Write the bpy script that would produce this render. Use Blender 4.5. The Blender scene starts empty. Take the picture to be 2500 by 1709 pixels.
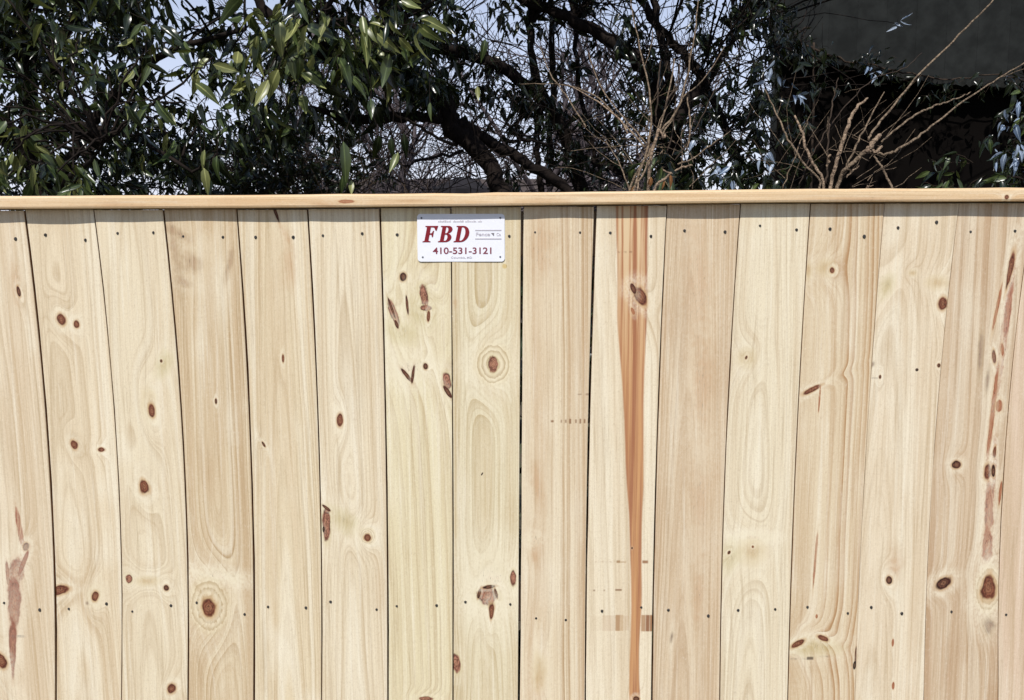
import bpy, bmesh, math, random
import numpy as np
from mathutils import Vector, Matrix

R = math.radians
rng = random.Random(11)
nrng = np.random.default_rng(7)
sc = bpy.context.scene
col = sc.collection

# ------------------------------------------------------------------ camera, sky, sun, exposure
CAM = Vector((0.0097, -1.8823, 1.760))
YAW, PITCH, ROLL, FPX = -0.0200, 0.1308, -0.0015, 2300.0
cy_, sy_, cp_, sp_ = math.cos(YAW), math.sin(YAW), math.cos(PITCH), math.sin(PITCH)
FWD = Vector((sy_*cp_, cy_*cp_, -sp_)); RT = Vector((cy_, -sy_, 0)); UP = RT.cross(FWD)
RT, UP = RT*math.cos(ROLL)+UP*math.sin(ROLL), -RT*math.sin(ROLL)+UP*math.cos(ROLL)
cam = bpy.data.cameras.new('camera'); camo = bpy.data.objects.new('camera', cam); col.objects.link(camo)
cam.sensor_width = 36; cam.lens = 36*FPX/2500; cam.clip_start = .05; cam.clip_end = 500
camo.matrix_world = Matrix(((RT.x, UP.x, -FWD.x, CAM.x), (RT.y, UP.y, -FWD.y, CAM.y), (RT.z, UP.z, -FWD.z, CAM.z), (0, 0, 0, 1)))
sc.camera = camo

SUN_EL, SUN_AZ = R(50), R(17)          # the sun stands behind the camera, a little to its left
world = bpy.data.worlds.new('World'); sc.world = world; world.use_nodes = True
wn = world.node_tree; wn.nodes.clear()
sky = wn.nodes.new('ShaderNodeTexSky'); sky.sky_type = 'NISHITA'; sky.sun_disc = False
sky.sun_elevation = SUN_EL; sky.sun_rotation = math.pi + SUN_AZ
sky.air_density = 1.0; sky.dust_density = 0.3; sky.ozone_density = 1.8
bg = wn.nodes.new('ShaderNodeBackground'); bg.inputs['Strength'].default_value = 0.102
wo = wn.nodes.new('ShaderNodeOutputWorld')
tcw = wn.nodes.new('ShaderNodeTexCoord'); sxw = wn.nodes.new('ShaderNodeSeparateXYZ'); wn.links.new(tcw.outputs['Generated'], sxw.inputs[0])
mrw = wn.nodes.new('ShaderNodeMapRange'); mrw.interpolation_type = 'SMOOTHSTEP'; wn.links.new(sxw.outputs[2], mrw.inputs[0])
mrw.inputs[1].default_value = .50; mrw.inputs[2].default_value = .0; mrw.inputs[3].default_value = .05; mrw.inputs[4].default_value = .72
mxw = wn.nodes.new('ShaderNodeMix'); mxw.data_type = 'RGBA'; wn.links.new(mrw.outputs[0], mxw.inputs[0]); wn.links.new(sky.outputs[0], mxw.inputs[6])
mxw.inputs[7].default_value = (8.0, 8.25, 10.4, 1)        # thin winter haze, brightest low in the sky
wn.links.new(mxw.outputs[2], bg.inputs[0]); wn.links.new(bg.outputs[0], wo.inputs[0])
sl = bpy.data.lights.new('sun', 'SUN'); so = bpy.data.objects.new('sun', sl); col.objects.link(so)
sl.energy = 4.35; sl.angle = R(0.5); sl.color = (1.0, 0.968, 0.925)
SUNDIR = Vector((math.sin(SUN_AZ)*math.cos(SUN_EL), math.cos(SUN_AZ)*math.cos(SUN_EL), -math.sin(SUN_EL)))
so.rotation_mode = 'QUATERNION'; so.rotation_quaternion = SUNDIR.to_track_quat('-Z', 'Y'); so.location = (-3, -6, 9)
sc.view_settings.view_transform = 'Standard'; sc.view_settings.look = 'None'
sc.view_settings.exposure = 0.07; sc.view_settings.gamma = 1.0; sc.view_settings.use_curve_mapping = False
sc.render.engine = 'CYCLES'
sc.cycles.max_bounces = 6; sc.cycles.transparent_max_bounces = 4

# ------------------------------------------------------------------ helpers
def at(x, y, Y=0.0):
    """the point of the vertical plane at depth Y that is seen at photograph pixel (x, y)"""
    d = FWD + RT*((x-1250)/FPX) - UP*((y-854.5)/FPX)
    return CAM + d*((Y-CAM.y)/d.y)
def mpp(Y): return (Y-CAM.y)/FPX                      # metres per photograph pixel at depth Y
def seen(p):
    v = p-CAM; z = v.dot(FWD)
    if z <= .05: return None
    return 1250+FPX*v.dot(RT)/z, 854.5-FPX*v.dot(UP)/z, z

def tag(o, label=None, cat=None, group=None, kind=None):
    if label: o['label'] = label
    if cat: o['category'] = cat
    if group: o['group'] = group
    if kind: o['kind'] = kind
    return o
def empty(name, loc=(0, 0, 0)):
    o = bpy.data.objects.new(name, None); o.location = loc; o.empty_display_size = .1; col.objects.link(o); return o
def link(name, me, parent=None, loc=None):
    o = bpy.data.objects.new(name, me); col.objects.link(o)
    if parent is not None: o.parent = parent
    if loc is not None: o.location = loc
    return o
def mesh(name, verts, faces, mat, smooth=False):
    me = bpy.data.meshes.new(name); me.from_pydata([tuple(v) for v in verts], [], [tuple(f) for f in faces])
    me.materials.append(mat)
    if smooth: me.polygons.foreach_set('use_smooth', [True]*len(me.polygons))
    me.update(); return me
def boxes_mesh(name, boxes, mat, bevel=0):
    bm = bmesh.new()
    for (x0, x1, y0, y1, z0, z1) in boxes:
        r = bmesh.ops.create_cube(bm, size=1)
        for v in r['verts']:
            v.co = ((x0+x1)/2+v.co.x*(x1-x0), (y0+y1)/2+v.co.y*(y1-y0), (z0+z1)/2+v.co.z*(z1-z0))
    if bevel: bmesh.ops.bevel(bm, geom=bm.edges[:], offset=bevel, segments=2, affect='EDGES', profile=.5)
    me = bpy.data.meshes.new(name); bm.to_mesh(me); bm.free(); me.materials.append(mat); return me

class Tubes:
    """collects tapered tubes into one mesh"""
    def __init__(s): s.v = []; s.f = []
    def add(s, pts, rad, n=7, rough=0.0, cap=True):
        pts = [Vector(p) for p in pts]; b = len(s.v); m = len(pts)
        if not hasattr(rad, '__len__'): rad = [rad]*m
        t0 = (pts[1]-pts[0]).normalized()
        u = t0.orthogonal().normalized()
        for i, p in enumerate(pts):
            t = (pts[min(i+1, m-1)]-pts[max(i-1, 0)]).normalized()
            u = (u-t*u.dot(t)); u = u.normalized() if u.length > 1e-6 else t.orthogonal().normalized()
            w = t.cross(u)
            for k in range(n):
                a = 2*math.pi*k/n; r = rad[i]*(1+rough*(rng.random()-.5)*2)
                s.v.append(p+u*(r*math.cos(a))+w*(r*math.sin(a)))
        for i in range(m-1):
            for k in range(n):
                k2 = (k+1) % n
                s.f.append((b+i*n+k, b+i*n+k2, b+(i+1)*n+k2, b+(i+1)*n+k))
        if cap:
            s.f.append(tuple(b+k for k in range(n-1, -1, -1))); s.f.append(tuple(b+(m-1)*n+k for k in range(n)))
    def build(s, name, mat, parent=None, origin=None):
        v = s.v if origin is None else [p-origin for p in s.v]
        return link(name, mesh(name, v, s.f, mat, True), parent)

def smooth_path(pts, sub=5, wob=0.0):
    """Catmull-Rom through the points, with a little wobble"""
    P = [Vector(p) for p in pts]; out = []
    Q = [P[0]*2-P[1]]+P+[P[-1]*2-P[-2]]
    for i in range(1, len(Q)-2):
        for k in range(sub):
            t = k/sub; a, b, c, d = Q[i-1], Q[i], Q[i+1], Q[i+2]
            q = .5*((2*b)+(c-a)*t+(2*a-5*b+4*c-d)*t*t+(3*b-a-3*c+d)*t**3)
            if wob and (i > 1 or k): q += Vector((rng.gauss(0, wob), rng.gauss(0, wob), rng.gauss(0, wob)))
            out.append(q)
    out.append(P[-1]); return out
def lerp_rad(r, n):
    """radii given at a few points, spread over n points"""
    m = len(r); return [float(np.interp(i/(n-1)*(m-1), range(m), r)) for i in range(n)]
def wander(p, d, length, seg, bend=.35, grav=0.0):
    p = Vector(p); d = Vector(d).normalized(); out = [p.copy()]
    for i in range(seg):
        d = (d+Vector((rng.gauss(0, bend), rng.gauss(0, bend), rng.gauss(0, bend)-grav))*.5).normalized()
        p = p+d*(length/seg); out.append(p.copy())
    return out

# ------------------------------------------------------------------ node helpers
class NB:
    def __init__(s, nt): s.nt = nt
    def put(s, sock, v):
        if isinstance(v, bpy.types.NodeSocket): s.nt.links.new(v, sock)
        elif v is not None: sock.default_value = v
    def m(s, op, a, b=None, c=None, clamp=False):
        n = s.nt.nodes.new('ShaderNodeMath'); n.operation = op; n.use_clamp = clamp
        for i, v in enumerate((a, b, c)):
            if v is not None: s.put(n.inputs[i], v)
        return n.outputs[0]
    def ramp(s, v, a, b, lo=0.0, hi=1.0, kind='SMOOTHSTEP'):
        n = s.nt.nodes.new('ShaderNodeMapRange'); n.interpolation_type = kind; n.clamp = True
        for i, q in enumerate((v, a, b, lo, hi)): s.put(n.inputs[i], q)
        return n.outputs[0]
    def mix(s, f, a, b, mode='MIX'):
        n = s.nt.nodes.new('ShaderNodeMix'); n.data_type = 'RGBA'; n.blend_type = mode
        s.put(n.inputs[0], f); s.put(n.inputs[6], a if not isinstance(a, tuple) else (*a[:3], 1)); s.put(n.inputs[7], b if not isinstance(b, tuple) else (*b[:3], 1))
        return n.outputs[2]
    def noise(s, vec, scale=1.0, detail=2.0, rough=.5, dist=0.0):
        n = s.nt.nodes.new('ShaderNodeTexNoise'); s.put(n.inputs['Vector'], vec)
        n.inputs['Scale'].default_value = scale; n.inputs['Detail'].default_value = detail
        n.inputs['Roughness'].default_value = rough; n.inputs['Distortion'].default_value = dist
        return n.outputs['Fac']
    def xyz(s, v):
        n = s.nt.nodes.new('ShaderNodeSeparateXYZ'); s.put(n.inputs[0], v); return n.outputs
    def vec(s, x, y, z):
        n = s.nt.nodes.new('ShaderNodeCombineXYZ')
        for i, v in enumerate((x, y, z)): s.put(n.inputs[i], v)
        return n.outputs[0]
    def obj(s): return s.nt.nodes.new('ShaderNodeTexCoord').outputs['Object']
    def scalevec(s, v, sx, sy, sz, off=(0, 0, 0)):
        n = s.nt.nodes.new('ShaderNodeMapping'); s.put(n.inputs[0], v)
        n.inputs[3].default_value = (sx, sy, sz); n.inputs[1].default_value = off; return n.outputs[0]
    def group(s, g, **kw):
        n = s.nt.nodes.new('ShaderNodeGroup'); n.node_tree = g
        for k, v in kw.items(): s.put(n.inputs[k], v)
        return n.outputs

def new_mat(name):
    m = bpy.data.materials.new(name); m.use_nodes = True; m.node_tree.nodes.clear()
    out = m.node_tree.nodes.new('ShaderNodeOutputMaterial'); b = m.node_tree.nodes.new('ShaderNodeBsdfPrincipled')
    m.node_tree.links.new(b.outputs[0], out.inputs[0]); return m, NB(m.node_tree), b
def simple_mat(name, c, rough=.7, var=.25, scale=20, spec=.3, c2=None, bump=0.0):
    m, nb, b = new_mat(name)
    n = nb.noise(nb.obj(), scale, 4, .6)
    c2 = c2 or tuple(x*(1-var) for x in c)
    nb.put(b.inputs['Base Color'], nb.mix(nb.ramp(n, .3, .7), c, c2))
    b.inputs['Roughness'].default_value = rough; b.inputs['Specular IOR Level'].default_value = spec
    if bump:
        bn = nb.nt.nodes.new('ShaderNodeBump'); bn.inputs['Strength'].default_value = bump; bn.inputs['Distance'].default_value = .01
        nb.put(bn.inputs['Height'], n); nb.nt.links.new(bn.outputs[0], b.inputs['Normal'])
    return m

# ------------------------------------------------------------------ wood
def make_knot_distance():
    g = bpy.data.node_groups.new('knot_distance', 'ShaderNodeTree')
    I = g.interface
    I.new_socket('P', in_out='INPUT', socket_type='NodeSocketVector')
    for k in ('cx', 'cz', 'ca', 'sa', 'irx', 'irz', 'taper', 'rough', 'spread'):
        I.new_socket(k, in_out='INPUT', socket_type='NodeSocketFloat')
    I.new_socket('D', in_out='OUTPUT', socket_type='NodeSocketFloat')
    I.new_socket('Bump', in_out='OUTPUT', socket_type='NodeSocketFloat')
    gi = g.nodes.new('NodeGroupInput'); go = g.nodes.new('NodeGroupOutput'); nb = NB(g); i = gi.outputs
    x, _, z = nb.xyz(i['P'])
    qx = nb.m('SUBTRACT', x, i['cx']); qz = nb.m('SUBTRACT', z, i['cz'])
    a = nb.m('ADD', nb.m('MULTIPLY', qx, i['ca']), nb.m('MULTIPLY', qz, i['sa']))
    b = nb.m('SUBTRACT', nb.m('MULTIPLY', qz, i['ca']), nb.m('MULTIPLY', qx, i['sa']))
    tb = nb.m('MULTIPLY', b, i['irz'])
    tp = nb.m('MULTIPLY_ADD', nb.m('MAXIMUM', nb.m('MINIMUM', tb, 1.2), -1.2), i['taper'], 1.0)
    ta = nb.m('MULTIPLY', nb.m('MULTIPLY', a, i['irx']), tp)
    d = nb.m('SQRT', nb.m('ADD', nb.m('MULTIPLY', ta, ta), nb.m('MULTIPLY', tb, tb)))
    n = nb.m('SUBTRACT', nb.noise(nb.scalevec(i['P'], 130, 130, 80), 1, 2), .5)
    n2 = nb.m('SUBTRACT', nb.noise(nb.scalevec(i['P'], 45, 45, 30), 1, 1), .5)
    d2 = nb.m('ADD', d, nb.m('MULTIPLY', nb.m('ADD', n, n2), i['rough']))
    g.links.new(d2, go.inputs['D'])
    ta2 = nb.m('MULTIPLY', nb.m('MULTIPLY', a, i['irx']), i['spread'])
    tb2 = nb.m('MULTIPLY', nb.m('MULTIPLY', tb, i['spread']), .62)
    e = nb.m('ADD', nb.m('MULTIPLY', ta2, ta2), nb.m('MULTIPLY', tb2, tb2))
    g.links.new(nb.m('EXPONENT', nb.m('MULTIPLY', e, -1.0)), go.inputs['Bump'])
    return g
def make_knot_colour():
    g = bpy.data.node_groups.new('knot_colour', 'ShaderNodeTree'); I = g.interface
    for k, t in (('Color', 'Color'), ('D', 'Float'), ('P', 'Vector'), ('Core', 'Color'), ('Rim', 'Color'), ('Halo', 'Color'), ('halo_amount', 'Float'), ('halo_size', 'Float'), ('rim_amount', 'Float'), ('alpha', 'Float'), ('soft', 'Float'), ('rings', 'Float')):
        I.new_socket(k, in_out='INPUT', socket_type='NodeSocket'+t)
    I.new_socket('Color', in_out='OUTPUT', socket_type='NodeSocketColor')
    gi = g.nodes.new('NodeGroupInput'); go = g.nodes.new('NodeGroupOutput'); nb = NB(g); i = gi.outputs
    n = nb.noise(nb.scalevec(i['P'], 260, 260, 160), 1, 3, .6)
    pale = nb.m('MULTIPLY', nb.m('MULTIPLY', nb.ramp(i['D'], 3.0, 1.7), nb.ramp(n, .3, .65, .2, .75)), nb.m('MULTIPLY', i['halo_amount'], nb.ramp(i['D'], .9, 1.1)))
    halo = nb.m('MULTIPLY', nb.m('MULTIPLY', nb.ramp(i['D'], i['halo_size'], 1.0), i['halo_amount']), nb.ramp(n, .25, .7, .35, 1.0))
    c = nb.mix(halo, nb.mix(nb.m('MULTIPLY', pale, .7), i['Color'], (.84, .76, .58)), i['Halo'])
    core = nb.mix(nb.ramp(n, .35, .7), i['Core'], i['Rim'])
    core = nb.mix(nb.ramp(nb.noise(nb.scalevec(i['P'], 90, 90, 60), 1, 2), .4, .65, 0, .8), core, i['Core'])
    heart = nb.m('MULTIPLY', nb.ramp(i['D'], .75, .15), .55)
    core = nb.mix(heart, core, nb.mix(.5, i['Core'], (.50, .27, .14)))
    kr = nb.m('FRACT', nb.m('MULTIPLY_ADD', n, .7, nb.m('MULTIPLY', i['D'], 3.3)))
    crk = nb.noise(nb.scalevec(i['P'], 420, 420, 90, (2, 0, 7)), 1, 3, .7)
    core = nb.mix(nb.ramp(crk, .57, .66, 0, .8), core, (.018, .007, .005))
    core = nb.mix(nb.m('MULTIPLY', nb.m('MULTIPLY', nb.ramp(kr, .4, .8), nb.ramp(kr, 1.0, .85)), .6), core, i['Rim'])
    rim = nb.m('MULTIPLY', nb.m('MULTIPLY', nb.ramp(i['D'], .62, .88), nb.ramp(nb.noise(nb.scalevec(i['P'], 55, 55, 35, (4, 0, 1)), 1, 1), .62, .38, .05, 1)), i['rim_amount'])
    core = nb.mix(rim, core, i['Rim'])
    f = nb.m('MULTIPLY', nb.ramp(i['D'], 1.1, i['soft']), i['alpha'])
    c = nb.mix(f, c, core)
    saw = nb.m('FRACT', nb.m('MULTIPLY', nb.m('POWER', nb.m('MAXIMUM', i['D'], .01), 1.35), 2.7))
    ln = nb.m('MULTIPLY', nb.m('MULTIPLY', nb.ramp(saw, .2, .85), nb.ramp(saw, 1.0, .86)), nb.m('MULTIPLY', nb.ramp(i['D'], 1.35, .9), i['rings']))
    g.links.new(nb.mix(ln, c, i['Rim']), go.inputs['Color'])
    return g
KD, KC = make_knot_distance(), make_knot_colour()
PX = 0.000818                                           # metres per photo pixel on the fence, near enough
STY = {  # core, rim, halo colour, halo amount, halo size, rim amount, ring pull, alpha, roughness
    'red':  ((.225, .078, .040), (.075, .020, .012), (.50, .30, .13), .8, 1.6, .9, 1.0, 1.0, .46),
    'dark': ((.110, .036, .022), (.014, .006, .005), (.46, .27, .12), .8, 1.6, .9, 1.0, 1.0, .40),
    'pink': ((.42, .19, .12), (.075, .022, .014), (.58, .47, .24), .5, 1.6, 1.0, .8, 1.0, .6),
    'blush': ((.42, .20, .125), (.27, .10, .06), (.60, .42, .27), .35, 1.5, .4, .1, .85, .6),
    'line': ((.10, .030, .018), (.05, .015, .010), (.50, .33, .17), .4, 1.9, .5, .1, 1.0, .35),
    'rust': ((.36, .125, .055), (.28, .08, .035), (.58, .40, .20), .4, 1.8, .4, .1, .85, .5),
    'pale': ((.50, .36, .17), (.45, .29, .12), (.60, .47, .25), .4, 1.9, .3, .9, .45, .6),
    'green': ((.50, .43, .20), (.42, .34, .14), (.58, .50, .27), .4, 1.8, .2, .5, .42, .8),
    'ring': ((.66, .52, .29), (.36, .235, .10), (.74, .63, .40), .5, 1.5, .9, 1.9, .65, .20),
    'resin': ((.62, .46, .18), (.60, .44, .17), (.6, .5, .3), .1, 1.3, .2, .0, .8, .05),
    'fleck': ((.012, .010, .010), (.01, .008, .008), (.4, .3, .2), .2, 1.4, .5, .0, 1.0, .3),
    'grey': ((.24, .18, .14), (.15, .11, .09), (.5, .4, .25), .3, 1.5, .5, .0, .7, .7),
    'tan': ((.53, .33, .18), (.48, .29, .15), (.58, .42, .26), .2, 1.6, .2, .0, .45, .9),
    'stain': ((.33, .125, .08), (.19, .065, .04), (.58, .40, .26), .4, 1.5, .5, .1, .88, .42),
    'smudge': ((.37, .255, .155), (.32, .21, .12), (.55, .42, .27), .2, 1.5, .2, .1, .62, .9),
    'white': ((.80, .72, .54), (.78, .70, .52), (.76, .67, .48), .7, 1.8, .1, .2, .7, .7),
}
SOFT = ('smudge', 'tan', 'white', 'green', 'pale', 'ring', 'grey')
ORDER = {'white': 0, 'tan': 1, 'green': 2, 'pale': 3, 'ring': 4, 'blush': 4, 'line': 7, 'fleck': 8}
def wood(name, p, knots=(), stripe=None, marks=(), org=Vector((0, 0, 0)), horizontal=False):
    m, nb, b = new_mat(name)
    P = nb.obj()
    if horizontal: 
        x0, y0, z0 = nb.xyz(P); P = nb.vec(nb.m('ADD', z0, y0), 0.0, x0)
    seed = p.get('seed', 0)
    x, _, z = nb.xyz(P)
    S = nb.vec(nb.m('ADD', x, seed*1.37), seed*2.3, z)
    w1 = nb.m('SUBTRACT', nb.noise(nb.scalevec(S, 7, 1, 1.1), 1, 2), .5)
    w2 = nb.m('SUBTRACT', nb.noise(nb.scalevec(S, 30, 1, 4.5), 1, 2), .5)
    xw = nb.m('ADD', x, nb.m('ADD', nb.m('MULTIPLY', w1, p.get('warp', .02)), nb.m('MULTIPLY', w2, p.get('warp2', .004))))
    xc = nb.m('SUBTRACT', xw, p.get('x0', 0.0))
    h = nb.m('MULTIPLY', nb.m('MULTIPLY', xc, xc), p.get('quad', 900.0))
    h = nb.m('MULTIPLY_ADD', xc, p.get('lin', 25.0), h)
    h = nb.m('MULTIPLY_ADD', z, p.get('slope', 2.0), h)
    h = nb.m('MULTIPLY_ADD', w1, 1.0, h)
    Ds = []
    for k in sorted(knots, key=lambda q: ORDER.get(q[5], 5)):
        kx, ky, rx, ry, ang, st = k[:6]; taper = k[6] if len(k) > 6 else 0.0
        q = at(kx, ky, 0)-org; q = q if not horizontal else Vector((at(kx, ky, -.0245).z-1.8-.0245, 0, at(kx, ky, -.0245).x+1.1)); s_ = STY[st]; a = R(-ang)
        o = nb.group(KD, P=P, cx=q.x, cz=q.z, ca=math.cos(a), sa=math.sin(a), irx=1/(rx*PX), irz=1/(ry*PX), taper=taper, rough=s_[8], spread=.42 if st != 'ring' else .75)
        Ds.append((o['D'], s_, st))
        if s_[6]: h = nb.m('MULTIPLY_ADD', o['Bump'], (s_[6]*(1.3+.045*min(rx, 40))), h)
    fr = nb.m('FRACT', h)
    wnn = nb.nt.nodes.new('ShaderNodeTexWhiteNoise'); wnn.noise_dimensions = '1D'; nb.put(wnn.inputs['W'], nb.m('FLOOR', h))
    ringamp = nb.m('MULTIPLY_ADD', wnn.outputs['Value'], 1.15, .12)
    flow = nb.noise(nb.vec(nb.m('MULTIPLY', h, 3.1), seed*1.1, nb.m('MULTIPLY', z, 1.3)), 1, 3, .62)
    flow2 = nb.noise(nb.vec(nb.m('MULTIPLY', h, .62), seed*3.3, nb.m('MULTIPLY', z, .7)), 1, 2, .5)
    late = nb.m('MULTIPLY', nb.m('POWER', fr, p.get('sharp', 2.2)), nb.ramp(fr, 1.0, .93))
    patch = nb.noise(nb.scalevec(S, 14, 1, 1.2, (3, 0, 5)), 1, 3)
    late = nb.m('MULTIPLY', late, nb.m('MULTIPLY', nb.ramp(patch, .25, .7, .25, 1.0), p.get('contrast', .5)*1.75), None, True)
    late = nb.m('MULTIPLY', late, ringamp, None, True)
    if 'side' in p:                                      # stronger rings on one side of the board
        late = nb.m('MULTIPLY', late, nb.ramp(x, p['side'][0], p['side'][1], .25, 1.6))
    E, L, T = tuple(min(.9, q*k_) for q, k_ in zip(p.get('early', (.70, .60, .41)), (1.07, 1.07, 1.10))), p.get('late', (.49, .37, .21)), p.get('tint', (.575, .45, .285))
    L = (L[0]*.88, L[1]*.805, L[2]*.73); T = (T[0]*.96, T[1]*.885, T[2]*.82)
    c = nb.mix(late, E, L)
    band = nb.noise(nb.scalevec(S, 26, 1, .55, (0, 0, 9)), 1, 3, .55)
    c = nb.mix(nb.m('MULTIPLY', nb.ramp(band, .45, .72), p.get('bands', .45)), c, T)
    blot = nb.noise(nb.scalevec(S, 9, 1, 4.5, (7, 0, 2)), 1, 3, .55)
    c = nb.mix(nb.m('MULTIPLY', nb.ramp(blot, .52, .75), p.get('white', .35)), c, (.87, .80, .63))
    c = nb.mix(nb.m('MULTIPLY', nb.ramp(blot, .42, .22), p.get('warmth', .3)), c, T)
    c = nb.mix(nb.ramp(flow, .50, .74, 0, p.get('streak', .34)*1.25), c, L)
    c = nb.mix(nb.ramp(flow2, .50, .62, 0, p.get('bands', .45)*.85), c, T)
    c = nb.mix(nb.ramp(flow2, .46, .34, 0, p.get('white', .35)*.9), c, (.86, .79, .62))
    fib = nb.noise(nb.scalevec(S, 620, 1, 9), 1, 3, .65)
    fib2 = nb.noise(nb.scalevec(S, 190, 1, 2.2), 1, 3, .6)
    c = nb.mix(nb.ramp(fib, .5, .85, 0, .30), c, tuple(v*.60 for v in L))
    c = nb.mix(nb.ramp(fib2, .5, .8, 0, p.get('streak', .34)), c, L)
    fib3 = nb.noise(nb.vec(nb.m('MULTIPLY_ADD', x, 115, nb.m('MULTIPLY', h, .35)), seed*5.1, nb.m('MULTIPLY', z, 2.6)), 1, 4, .68)
    c = nb.mix(nb.ramp(fib3, .52, .72, 0, .42), c, tuple(v*.88 for v in L))
    c = nb.mix(nb.ramp(fib3, .47, .30, 0, .34), c, (.88, .82, .67))
    mot = nb.noise(nb.scalevec(S, 210, 210, 120, (4, 0, 4)), 1, 3, .7)
    c = nb.mix(nb.ramp(mot, .52, .78, 0, .30), c, tuple(v*.80 for v in L))
    c = nb.mix(nb.ramp(mot, .46, .25, 0, .22), c, (.90, .85, .72))
    spk = nb.noise(nb.scalevec(S, 420, 420, 300), 1, 2, .6)
    c = nb.mix(nb.ramp(spk, .35, .75, .0, .17), c, (.36, .24, .14))
    if stripe is not None:                               # heartwood: a wavering reddish stripe down the board
        zs = [at(e[1], e[0])[2]-org.z for e in stripe['edges']]
        zl, zh = min(zs), max(zs)
        t = nb.ramp(z, zl, zh, 0, 1, 'LINEAR')
        def fc(vals):
            n = nb.nt.nodes.new('ShaderNodeFloatCurve'); cu = n.mapping.curves[0]
            pr = sorted(((zz-zl)/(zh-zl), v) for zz, v in zip(zs, vals))
            cu.points[0].location = pr[0]; cu.points[-1].location = pr[-1]
            for q in pr[1:-1]: cu.points.new(*q)
            n.mapping.use_clip = False; n.mapping.update(); nb.put(n.inputs['Value'], t); return n.outputs[0]
        le = fc([(at(e[1], e[0])[0]-org.x)*4+.5 for e in stripe['edges']])
        re = fc([(at(e[2], e[0])[0]-org.x)*4+.5 for e in stripe['edges']])
        xs = nb.m('MULTIPLY_ADD', nb.m('ADD', x, nb.m('MULTIPLY', w2, .006)), 4.0, .5)
        ea = nb.ramp(nb.m('SUBTRACT', xs, le), -.006, .010); eb = nb.ramp(nb.m('SUBTRACT', re, xs), -.006, .010)
        f = nb.m('MULTIPLY', ea, eb)
        s1 = nb.noise(nb.scalevec(S, 85, 1, 1.5, (1, 0, 1)), 1, 4, .62)
        sc1 = nb.mix(nb.ramp(s1, .40, .60), (.54, .265, .10), (.32, .105, .038))
        topf = nb.ramp(t, .55, 1.0)
        sc1 = nb.mix(nb.m('MULTIPLY', nb.m('MULTIPLY', topf, nb.ramp(s1, .55, .4)), .75), sc1, (.72, .58, .36))
        dk = nb.m('SUBTRACT', 1.0, nb.m('MULTIPLY', ea, eb))
        edge = nb.m('MULTIPLY', nb.ramp(nb.m('SUBTRACT', xs, le), .035, .0), f)
        sc1 = nb.mix(nb.m('MULTIPLY', edge, .4), sc1, (.35, .12, .05))
        c = nb.mix(nb.m('MULTIPLY', f, .9), c, sc1)
    for (D, s_, st) in Ds:
        al = s_[7] if st != 'ring' else .22
        if st in ('blush', 'smudge', 'tan', 'rust', 'grey', 'green'): al = nb.m('MULTIPLY', nb.ramp(nb.m('ADD', flow, nb.m('MULTIPLY', fib2, .6)), .50, .95, .30, 1.15), al)
        c = nb.group(KC, Color=c, D=D, P=P, Core=(*s_[0], 1), Rim=(*s_[1], 1), Halo=(*s_[2], 1), halo_amount=s_[3], halo_size=s_[4], rim_amount=s_[5] if st not in SOFT else 0.0, alpha=al, soft=.1 if st in SOFT else .80, rings=.66 if st == 'ring' else 0.0)['Color']
    for (x0_, y0_, x1_, y1_, st_, colr, grain) in marks:   # roller and saw marks burnt across the grain
        a0 = at(x0_, y1_)-org; a1 = at(x1_, y0_)-org
        e_ = .0016
        f = nb.m('MULTIPLY', nb.m('MULTIPLY', nb.ramp(x, a0.x-e_, a0.x+e_), nb.ramp(x, a1.x+e_, a1.x-e_)),
                 nb.m('MULTIPLY', nb.ramp(z, a0.z-e_, a0.z+e_), nb.ramp(z, a1.z+e_, a1.z-e_)))
        gn = 1.0 if not grain else nb.m('ADD', nb.m('MULTIPLY', nb.noise(nb.scalevec(S, grain*.8, 1, 3, (2, 0, 2)), 1, 2, .6), .62), nb.m('MULTIPLY', nb.noise(nb.scalevec(S, 170, 1, 130, (5, 0, 2)), 1, 2, .6), .38))
        c = nb.mix(nb.m('MULTIPLY', f, nb.ramp(gn, .42, .66, 0, st_)), c, colr)
    nb.put(b.inputs['Base Color'], c)
    b.inputs['Roughness'].default_value = .62; b.inputs['Specular IOR Level'].default_value = .25
    bn = nb.nt.nodes.new('ShaderNodeBump'); bn.inputs['Strength'].default_value = .35; bn.inputs['Distance'].default_value = .0012
    nb.put(bn.inputs['Height'], nb.m('ADD', fib, nb.m('MULTIPLY', late, .6))); nb.nt.links.new(bn.outputs[0], b.inputs['Normal'])
    return m

# ------------------------------------------------------------------ ground
gm, nb, b = new_mat('soil_and_leaf_litter')
n1 = nb.noise(nb.obj(), 3, 6, .65); n2 = nb.noise(nb.obj(), 40, 4, .6)
nb.put(b.inputs['Base Color'], nb.mix(nb.ramp(n2, .35, .7), nb.mix(nb.ramp(n1, .4, .6), (.06, .075, .025), (.09, .07, .04)), (.05, .035, .02)))
b.inputs['Roughness'].default_value = .95
N = 40; gv = []; gf = []
ax = np.sign(np.linspace(-1, 1, N+1))*np.abs(np.linspace(-1, 1, N+1))**2.2*220
for j in range(N+1):
    for i in range(N+1):
        X, Y = ax[i], ax[j]; r = math.hypot(X, Y)
        gv.append((X, Y, (.03*math.sin(X*1.3)*math.cos(Y*1.1) if r > 4 else 0)-.012))
for j in range(N):
    for i in range(N): gf.append((j*(N+1)+i, j*(N+1)+i+1, (j+1)*(N+1)+i+1, (j+1)*(N+1)+i))
tag(link('ground', mesh('ground', gv, gf, gm)), kind='structure')

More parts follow.
